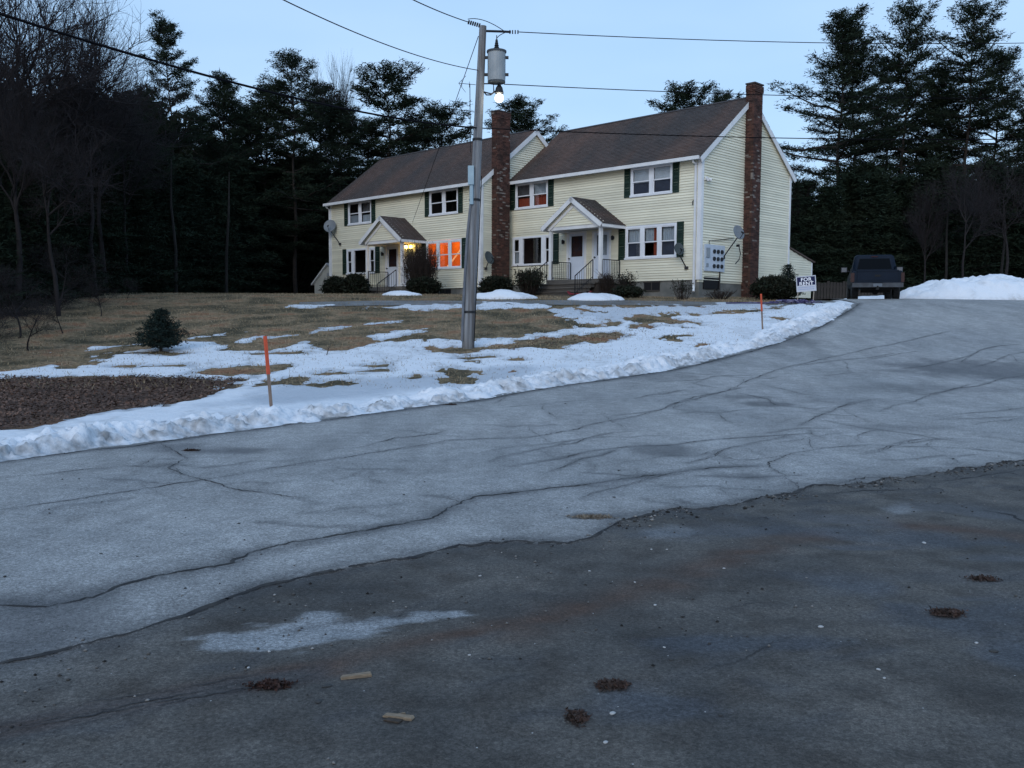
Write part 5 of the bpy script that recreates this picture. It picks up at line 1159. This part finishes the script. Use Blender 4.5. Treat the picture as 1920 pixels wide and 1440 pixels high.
for j, (px, pt, Y) in enumerate([(-20, 330, 30), (60, 300, 34), (130, 330, 37), (190, 300, 41), (250, 300, 44), (300, 290, 47), (350, 300, 50), (400, 330, 52), (450, 320, 55), (500, 310, 62), (545, 300, 66), (590, 310, 67), (640, 330, 69), (690, 330, 72),
     (1500, 340, 58), (1545, 345, 58), (1590, 330, 60), (1640, 320, 58), (1690, 335, 60), (1740, 300, 59), (1790, 330, 58), (1840, 300, 60), (1890, 320, 58), (1940, 300, 57)]):
    g = 0 if px < 700 else 2
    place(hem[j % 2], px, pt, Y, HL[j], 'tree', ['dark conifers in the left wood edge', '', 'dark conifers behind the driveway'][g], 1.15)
for r0, _ in brush:
    for j, (px, pt, Y, ws) in enumerate([(-10, 560, 21.5, 1.6), (60, 545, 23, 1.6), (120, 535, 26, 1.5), (180, 520, 30, 1.5), (20, 480, 25, 1.4), (240, 515, 36, 1.3), (100, 440, 31, 1.4)]):
        place((r0, brush[0][1]), px, pt, Y, ['tangled leafless shrub cut by the left edge of the view, nearest of the thicket', 'tangled leafless shrub beside the leftmost one in front of the woods', 'tangled leafless shrub left of the lawn spruce', 'tangled leafless shrub at the lawn edge nearest the lawn spruce', 'taller leafless shrub behind the nearest ones at far left', 'farthest leafless shrub of the thicket, behind the lawn spruce', 'tallest leafless shrub of the left thicket, below the bare trees'][j], 'shrub', 'leafless shrubs along the left wood edge', ws)
# far wood: one dark mass of foliage behind everything
def far_wood():
    rg = np.random.default_rng(5); path = np.array([(-17, 12), (-22, 24), (-26, 36), (-28, 48), (-24, 58), (-10, 68), (6, 76), (20, 74), (30, 66), (45, 60), (62, 50)], float)
    hs = np.array([8, 10, 12, 13, 12.5, 11, 8.5, 8, 8.5, 9, 9]); seg = np.hypot(*np.diff(path, axis=0).T); S = np.concatenate([[0], np.cumsum(seg)])
    n = 190000; s = rg.random(n)*S[-1]; x = np.interp(s, S, path[:, 0]); y = np.interp(s, S, path[:, 1]); h = np.interp(s, S, hs)*(.85+.35*fbm(s*.35, s*0, 3, 3))
    cx, cy = 5, 30; dx, dy = x-cx, y-cy; q = np.hypot(dx, dy); dep = rg.random(n)**1.0*7; x = x+dx/q*dep; y = y+dy/q*dep
    z = ground(x, y)+h*rg.random(n)**.9
    C = np.stack([x, y, z], 1); D = np.stack([-dx/q, -dy/q, 0*x], 1)
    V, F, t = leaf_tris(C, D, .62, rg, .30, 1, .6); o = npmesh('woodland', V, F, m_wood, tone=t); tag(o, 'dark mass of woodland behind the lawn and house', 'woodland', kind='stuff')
    n = 9000; s = rg.random(n)*S[-1]; x = np.interp(s, S, path[:, 0])+rg.normal(size=n)*1.5; y = np.interp(s, S, path[:, 1])+rg.normal(size=n)*1.5; V = []; F = []
    z = ground(x, y); hh = 1.5+4*rg.random(n); lx = rg.normal(size=n)*.8; ly = rg.normal(size=n)*.8; w = .018
    V = np.stack([np.stack([x-w, y, z], 1), np.stack([x+w, y, z], 1), np.stack([x+lx, y+ly, z+hh], 1)], 1).reshape(-1, 3)
    o = npmesh('undergrowth', V, np.arange(3*n).reshape(-1, 3), m_twig); tag(o, 'thin leafless undergrowth stems at the foot of the woods', 'undergrowth', kind='stuff')
    for j in range(46):
        pass
far_wood()
# pale thin trunks one can make out inside the dark wood
tp = MB(); tp.tube([(0, 0, -.3), (.1, 0, 2.2), (-.05, .1, 4.4), (.1, 0, 6.6)], [.09, .08, .06, .02], 7); tp0 = tp.build('tree_trunk', mat('pale_trunk_bark', (.026, .024, .023), (.015, .014, .013), 4, .95, stretch=(2, 2, .4)))
for j, (px, Y) in enumerate([(425, 49), (330, 45), (1770, 56), (1880, 55)]):
    o = tp0 if j == 0 else tp0.copy()
    if j: COL.objects.link(o)
    p = at(px, 560, Y); o.location = (p.x, Y, float(ground(p.x, Y))); o.rotation_euler = (random.uniform(-.04, .04), random.uniform(-.05, .05), random.random()*6)
    tag(o, ['slim trunk in the left woods behind the small lawn spruce, right of the tallest pine', 'slim trunk in the left woods directly below the tallest left pine', 'slim trunk behind the left part of the big snow heap', 'slim trunk near the right edge behind the snow heap'][j], 'tree trunk', 'slim trunks at the front of the woods')
# old board fence behind the truck
def fence():
    a = at(1528, 515, 50); r = empty('board_fence', (a.x, 50, float(ground(a.x, 50))), R(-8), 'old dark board fence at the wood edge between the sign and the truck', 'fence')
    proto = None
    for k in range(22):
        if proto is None: mb = MB(); mb.box(0, .14, 0, .025, -.2, 1.25); b = proto = mb.build('board', mat('fence_board', (.05, .042, .038), (.03, .026, .025), 3, tone=.3), r)
        else: b = proto.copy(); COL.objects.link(b)
        b.location = (k*.165, random.uniform(-.01, .01), random.uniform(-.06, .06))
    mb = MB(); mb.box(-.05, 3.7, .03, .07, .25, .33); mb.box(-.05, 3.7, .03, .07, .95, 1.03); mb.build('rail', mat('fence_board', (.05, .042, .038)), r)
fence()

# ------------------------------------------------------------------ shrubs by the house and the lawn spruce
def round_bush(loc, rx, rz_, n, label, seed, m=m_shrub, size=.12, name='bush', group=None, wid=.25, shell=.55):
    rg = np.random.default_rng(seed); r = empty(name, loc, 0, label, 'bush', group)
    d = rg.normal(size=(n, 3)); d /= np.linalg.norm(d, axis=1)[:, None]; q = (shell+(1-shell)*rg.random(n)**.6)[:, None]
    C = d*q*np.array([rx, rx, rz_/2])*(1+.18*fbm(d[:, 0]*2+seed, d[:, 2]*2, seed, 3))[:, None]+np.array([0, 0, rz_/2]); C = C[C[:, 2] > .02]
    V, F, t = leaf_tris(C, d[:len(C)], size, rg, wid, 6, .9); npmesh('foliage', V, F, m, r, tone=t)
    tb = TB()
    for k in range(9): a = rg.random()*6.28; tb.tube(np.array([0, 0, -.05]), np.array([math.cos(a)*rx*.5, math.sin(a)*rx*.5, rz_*.6]), .02, .008, 4)
    tb.mesh('stems', m_brn, r)
def twig_bush(loc, rx, h, n, label, seed, m=m_brn, leaf=0, name='bush'):
    rg = np.random.default_rng(seed); r = empty(name, loc, 0, label, 'bush'); tb = TB(); C = []
    for k in range(n):
        a = rg.random()*6.28; rad = rx*rg.random()**.7; b = np.array([math.cos(a)*rad*.35, math.sin(a)*rad*.35, -.05]); e = np.array([math.cos(a)*rad, math.sin(a)*rad, h*(.55+.5*rg.random())]); mid = (b+e)/2+rg.normal(size=3)*.06*h
        tb.tube(b, mid, .010, .008, 3); tb.tube(mid, e, .008, .004, 3)
        for j in range(3): s_ = mid+(e-mid)*rg.random(); f_ = s_+rg.normal(size=3)*np.array([.14, .14, .10])*h**.5+np.array([0, 0, .1*h]); tb.tube(s_, f_, .006, .003, 3); C.append(f_)
    tb.mesh('stems', m, r)
    if leaf: C = np.array(C); V, F, t = leaf_tris(C, C*0+np.array([0, 0, .3]), leaf, rg, .3, 3, .9); npmesh('leaves', V, F, m_shrub, r, tone=t)
def gh(x, y, dz=0): p = B2W(x, y, 0); return (p.x, p.y, float(ground(p.x, p.y))+dz)
def fp(px, py, Y): p = at(px, py, Y); return (p.x, Y, float(ground(p.x, Y)))
round_bush(fp(630, 558, 49), .62, 1.0, 1500, 'dark rounded bush at the far left corner of the house', 201)
round_bush(fp(667, 558, 47), .50, 1.05, 1000, 'dark irregular bush left of the far porch steps', 202, size=.16)
twig_bush(fp(790, 556, 44.2), .95, 2.3, 620, 'tall twiggy brown bush climbing beside the far porch', 203)
round_bush(fp(795, 556, 43.6), .75, .8, 1200, 'low dark bush at the base of the tall twiggy bush', 204)
round_bush(fp(930, 552, 42.4), .62, .85, 1100, 'dark bush at the foot of the middle chimney', 205, size=.14)
twig_bush(fp(992, 553, 41.0), .62, 1.05, 300, 'leafy brown bush left of the near porch steps', 206, leaf=.09)
twig_bush(fp(1136, 548, 38.8), .38, .95, 240, 'brown dried bush against the near porch railing', 207)
twig_bush(fp(1176, 545, 38.6), .45, .95, 70, 'sparse thin shrub below the near right window', 208, leaf=.07)
twig_bush(fp(1280, 545, 37.2), .55, .75, 40, 'sparse wispy stems near the front corner of the house', 209, leaf=.06)
round_bush(fp(1178, 550, 38.2), .5, .45, 500, 'low dark ground shrub against the foundation', 210)
round_bush(fp(1452, 560, 38.0), .80, .95, 1600, 'dark spreading bush at the foot of the near chimney', 211, size=.14)
twig_bush(fp(1350, 552, 37.6), .7, .35, 90, 'dry low weeds along the foundation under the electric meters', 212)
# flare of dark debris at chimney base
def small_spruce(px, pyb, pyt, wpx, label, seed, Y=None, n=1):
    x, y = gp(px, pyb) if Y is None else (at(px, pyb, Y).x, Y); z = float(ground(x, y)); h = at(px, pyt, y).z-z; w = wpx/FP*y/2
    rg = np.random.default_rng(seed); r = empty('young_spruce', (x, y, z), 0, label, 'tree'); tb = TB(); tb.tube(np.array([0, 0, -.1]), np.array([0, 0, h*.97]), .04, .008, 6); C = []; D = []
    zz = .08*h
    while zz < h*.97:
        q = zz/h; L = w*1.12*(1-q)**.95*(1 if q > .12 else .85)*(.82+.3*rg.random()); nb = 9
        for b in range(nb):
            a = 6.28*b/nb+rg.random()*.5; l = L*(.8+.35*rg.random()); dr = np.array([math.cos(a), math.sin(a), .25+.3*q]); e = np.array([0, 0, zz])+dr*l; tb.tube(np.array([0, 0, zz]), e, .010, .004, 3)
            for u in np.linspace(.3, 1, max(3, int(l/.05))):
                C.append(np.array([0, 0, zz])+dr*l*u+rg.normal(size=3)*.03*np.array([1, 1, .5])); D.append(dr)
        zz += .075*h
    V, F, t = leaf_tris(np.array(C), np.array(D), .075, rg, .16, 9, .45); npmesh('crown', V, F, mat('spruce_needles', (.010, .018, .016), (.018, .028, .024), 5, .9, tone=.5, spec=.1), r, tone=t); tb.mesh('trunk', m_bark, r)
small_spruce(302, 660, 578, 92, 'small dark spruce standing alone on the snowy lawn', 301)
small_spruce(1476, 556, 494, 60, 'small spruce rising out of the bush beside the near gable', 302, Y=38.6)

# ------------------------------------------------------------------ small things on the ground
def litter():
    rg = np.random.default_rng(77); lp = P_(LEAF); n = 60000
    x = rg.uniform(-14, 0, n); y = rg.uniform(9, 20, n); k = sdf(x, y, lp) > -.1; x, y = x[k], y[k]
    # leaves over the ragged melt line right of the pole too
    l2 = P_([(880, 662), (1010, 637), (1130, 626), (1200, 612), (1290, 600), (1200, 630), (1060, 655), (930, 662)]); x2 = rg.uniform(-3, 7, 9000); y2 = rg.uniform(19, 32, 9000); k2 = sdf(x2, y2, l2) > 0; x = np.concatenate([x, x2[k2]]); y = np.concatenate([y, y2[k2]])
    n = len(x); z = ground(x, y)+.012+.03*rg.random(n); c = np.stack([x, y, z], 1); r = rg.normal(size=(n, 3)); r[:, 2] *= .35; r /= np.linalg.norm(r, axis=1)[:, None]; s = np.cross(r, np.array([0, 0, 1.])+rg.normal(size=(n, 3))*.4); s /= np.linalg.norm(s, axis=1)[:, None]; L = .018+.022*rg.random(n)[:, None]
    V = np.stack([c-r*L, c-s*L*.55, c+r*L, c+s*L*.55], 1).reshape(-1, 3); o = npmesh('fallen_leaves', V, np.arange(4*n).reshape(-1, 4), mat('dead_leaf', (.13, .08, .06), (.065, .042, .034), 1.2, .9, tone=.45), tone=rg.random(n)); tag(o, 'brown fallen leaves matted on the bare ground', 'leaves', kind='stuff')
    n = 70000; x = rg.uniform(-24, 12, n); y = rg.uniform(17, 46, n); k = (x < edge_x(y)-1.2) & (x > -19-.28*(y-24)); x, y = x[k], y[k]; n = len(x); z = ground(x, y); h = .03+.05*rg.random(n); a = rg.random(n)*6.28; w = .012
    V = np.stack([np.stack([x-w*np.cos(a), y-w*np.sin(a), z-.01], 1), np.stack([x+w*np.cos(a), y+w*np.sin(a), z-.01], 1), np.stack([x+rg.normal(size=n)*.04, y+rg.normal(size=n)*.04, z+h], 1)], 1).reshape(-1, 3)
    o = npmesh('dead_grass', V, np.arange(3*n).reshape(-1, 3), mat('straw_grass', (.29, .23, .155), (.17, .14, .09), .6, .95, tone=.4), tone=rg.random(n)); tag(o, 'dead straw-coloured grass of the lawn', 'grass', kind='stuff')
litter()
def rock_mesh(name, n_, seed, m, sx=1, sy=1, sz=.6):
    rg = np.random.default_rng(seed); V = []; F = []
    import bmesh
    bm = bmesh.new(); bmesh.ops.create_icosphere(bm, subdivisions=2, radius=1)
    for v in bm.verts: k = 1+.25*float(fbm(np.array(v.co.x*2+seed), np.array(v.co.y*2+v.co.z), seed, 3)); v.co = Vector((v.co.x*sx*k, v.co.y*sy*k, v.co.z*sz*k))
    me = bpy.data.meshes.new(name); bm.to_mesh(me); bm.free(); me.materials.append(m); return me
stone_d = [rock_mesh('stone', 2, 400+i, mat('dark_stone', (.03, .03, .03), (.05, .05, .05), 9)) for i in range(2)]; stone_p = rock_mesh('stone', 2, 403, mat('pale_stone', (.42, .42, .42), (.3, .3, .3), 9))
def put(me, px, py, s, name, label, cat, group=None, rz=0, sc=(1, 1, 1)):
    x, y = gp(px, py); o = bpy.data.objects.new(name, me); COL.objects.link(o); o.location = (x, y, roadz1(x, y)+s*.3*sc[2]); o.scale = (s*sc[0], s*sc[1], s*sc[2]); o.rotation_euler = (0, 0, rz); return tag(o, label, cat, group)
rr = random.Random(3)
for i, (px, py, s) in enumerate([(1732, 1033, .017), (1538, 1199, .014), (1646, 1282, .010), (1830, 1227, .010), (1148, 1372, .013), (900, 1097, .010), (880, 1250, .008), (505, 1245, .009), (466, 1272, .008), (1221, 1047, .009), (1250, 1048, .008), (1105, 1089, .008), (1190, 1110, .008), (1357, 1085, .009), (1228, 1154, .010), (1657, 1300, .008), (1135, 1430, .010), (1245, 1240, .008)]):
    put(stone_p, px, py, s, 'pebble', 'small pale pebble lying on the dark asphalt', 'pebble', 'pale pebbles on the asphalt', rr.random()*6, (1, .8, .7))
for i, (px, py, s) in enumerate([(1862, 1240, .020), (1350, 1372, .013), (1258, 1261, .014), (613, 1316, .018), (598, 1342, .016), (1145, 1109, .010), (348, 1128, .010), (535, 1038, .012), (697, 1126, .010), (190, 1060, .010), (258, 1065, .008), (1570, 1015, .012), (1787, 873, .016), (1151, 948, .014), (448, 998, .012), (1060, 765, .02), (1030, 1092, .012), (740, 1102, .008), (490, 1060, .009), (1590, 1228, .010)]):
    put(stone_d[i % 2], px, py, s, 'pebble', 'small dark clod or pebble lying on the asphalt', 'pebble', 'dark pebbles on the asphalt', rr.random()*6, (1.2, .8, .6))
def gravel():
    rg = np.random.default_rng(9); n = 5200; d = rg.uniform(3.0, 11, n)**1.0; px = rg.uniform(-.62, .62, n); x = px*d; y = d
    den = vn(x*.9, y*.9, 5)*.6+vn(x*3, y*3, 6)*.4; lowm = y < np.interp(x, C3[:, 0], C3[:, 1])+.05; k = (rg.random(n) < np.where(lowm, sstep(.35, .7, den), .12*sstep(.4, .7, den))); x, y = x[k], y[k]; n = len(x)
    ne = 1500; xe = rg.uniform(.6, 9, ne); ye = np.interp(xe, C3[:, 0], C3[:, 1])+ragf(xe)-np.abs(rg.normal(size=ne))*.13+.02; ke = vn(xe*2.5, ye*2.5, 15) > .42; x = np.concatenate([x, xe[ke]]); y = np.concatenate([y, ye[ke]]); n0 = n; n = len(x)
    s = .003+.011*rg.random(n)**3.5; s[n0:] *= 1.7; z = np.array([roadz1(float(a), float(b)) for a, b in zip(x, y)])
    base = np.array([(1, 0, 0), (0, 1, 0), (-1, 0, 0), (0, -1, 0), (0, 0, .8), (0, 0, -.5)]); F0 = np.array([(0, 1, 4), (1, 2, 4), (2, 3, 4), (3, 0, 4), (1, 0, 5), (2, 1, 5), (3, 2, 5), (0, 3, 5)])
    V = base[None]*(1+.5*(rg.random((n, 6, 3))-.5)); a = rg.random(n)*6.28; c, q = np.cos(a)[:, None], np.sin(a)[:, None]; V = np.stack([V[..., 0]*c-V[..., 1]*q*.8, V[..., 0]*q+V[..., 1]*c*.8, V[..., 2]*.7], -1)*s[:, None, None]+np.stack([x, y, z+s*.3], 1)[:, None]
    F = (F0[None]+6*np.arange(n)[:, None, None]).reshape(-1, 3); t = np.repeat(rg.random(n)**2, 8)
    o = npmesh('gravel', V.reshape(-1, 3), F, mat('grit', (.17, .165, .16), (.09, .085, .08), 20, .9, tone=.9), tone=t); tag(o, 'loose grit and tiny stones scattered over the old asphalt', 'gravel', kind='stuff')
gravel()
clod = mat('dark_leaf_clump', (.034, .025, .022), (.055, .034, .028), 30, .95, tone=.5)
def clump(px, py, w, d, h, label, n=260, seed=0, m=clod):
    rg = np.random.default_rng(seed); x, y = gp(px, py); a = rg.random(n)*6.28; q = rg.random(n)**.6; C = np.stack([np.cos(a)*q*w, np.sin(a)*q*d, h*(1-q*q)*rg.random(n)+.003], 1)
    C[:, :2] *= (.35+.45*fbm(C[:, 0]*30, C[:, 1]*30, seed, 3)+.35*rg.random(len(C)))[:, None]; C[:, 2] *= .5; V, F, t = leaf_tris(C, C*0, .016, rg, .4, 3, .5); V[:, 2] = np.maximum(V[:, 2], .002); o = npmesh('debris_clump', V, F, m, tone=t); o.location = (x, y, max(roadz1(x, y), float(ground(x, y)))+.001); tag(o, label, 'debris')
clump(510, 1313, .13, .05, .025, 'flat reddish-brown clump of debris left of the wood chips', seed=1, m=mat('rusty_clump', (.045, .02, .015), (.03, .016, .014), 30, tone=.5))
clump(1082, 1382, .045, .07, .035, 'compact dark clump near the bottom of the view', seed=2); clump(1150, 1318, .11, .05, .02, 'dark matted clump right of the wood chips', seed=3)
clump(1776, 1171, .13, .07, .03, 'dark brown clump on the right side of the asphalt', 380, 4); clump(1840, 1105, .16, .07, .008, 'thin brown scatter of dirt at the right', 160, 5); clump(1110, 986, .24, .07, .012, 'tan patch of sand at the edge of the pale asphalt', 420, 6, mat('sand_patch', (.20, .17, .13), (.14, .12, .10), 20, tone=.3))
clump(820, 756, .25, .10, .06, 'dark clot of mud and leaves in the snowbank face', 300, 7); clump(845, 767, .16, .05, .02, 'dark leaf clot on the asphalt below the snowbank', 160, 8); clump(360, 858, .15, .04, .02, 'flat dark clot of leaves by the left snowbank', 160, 9)
def chip(px, py, L, rz, label, parts):
    x, y = gp(px, py); r = empty('wood_chip', (x, y, roadz1(x, y)+.001), rz, label, 'wood')
    w = mat('fresh_split_wood', (.26, .20, .14), (.16, .125, .09), 25, .8, .4, 60, (1, 6, 6)); dk = mat('weathered_bark', (.06, .045, .035), (.035, .028, .022), 20)
    for (nm, x0, x1, y0, y1, h, a, m) in parts:
        mb = MB(); mb.prism([(x0, 0), (x1*.96, .0), (x1, h*.4), (x1*.9, h), (x0*.9, h*.8), (x0*1.05, h*.3)], lambda u, v, q: (u, q+.006*math.sin(u*40), v), y0, y1); o = mb.build(nm, w if m == 0 else dk, r); o.rotation_euler = (0, 0, a)
chip(669, 1297, .12, .22, 'short pale stick of split wood, farther of the two', [('splinter', -.065, .065, -.012, .012, .016, 0, 0)])
chip(748, 1372, .12, -.35, 'broken pale wood chip with a dark splinter, nearer of the two', [('splinter', -.06, .06, -.013, .013, .012, 0, 0), ('shard', -.05, .03, .018, .024, .008, .6, 0), ('bark_flake', -.035, .03, -.045, -.018, .006, -.2, 1)])
# thin twig sticking out of the snow
mb = MB(); mb.tube([(0, 0, 0), (.05, 0, .18), (.12, .02, .30)], [.012, .009, .004], 5); mb.tube([(.05, 0, .18), (-.02, 0, .28)], [.006, .003], 4); o = mb.build('twig', m_brn); x, y = gp(612, 668); o.location = (x, y, float(ground(x, y))); tag(o, 'thin twig sticking up out of the snow right of the left stake', 'twig')
# front walkway
def walkway():
    pts = P_([(560, 572), (700, 569), (860, 569), (1000, 568), (1150, 568), (1300, 570), (1420, 572), (1560, 566)]); S = np.linspace(0, len(pts)-1, 120); x = np.interp(S, range(len(pts)), pts[:, 0]); y = np.interp(S, range(len(pts)), pts[:, 1])
    v = np.linspace(-.8, .8, 7); X = np.repeat(x[:, None], 7, 1)-.2*v; Y = y[:, None]+v[None, :]*1.1; Z = ground(X, Y)+.02
    tag(npmesh('front_path', np.stack([X, Y, Z], -1).reshape(-1, 3), grid_faces(120, 7), mat('wet_path', (.16, .165, .17), (.10, .10, .10), 1.2, .6, .3, 20)), kind='structure')
walkway()
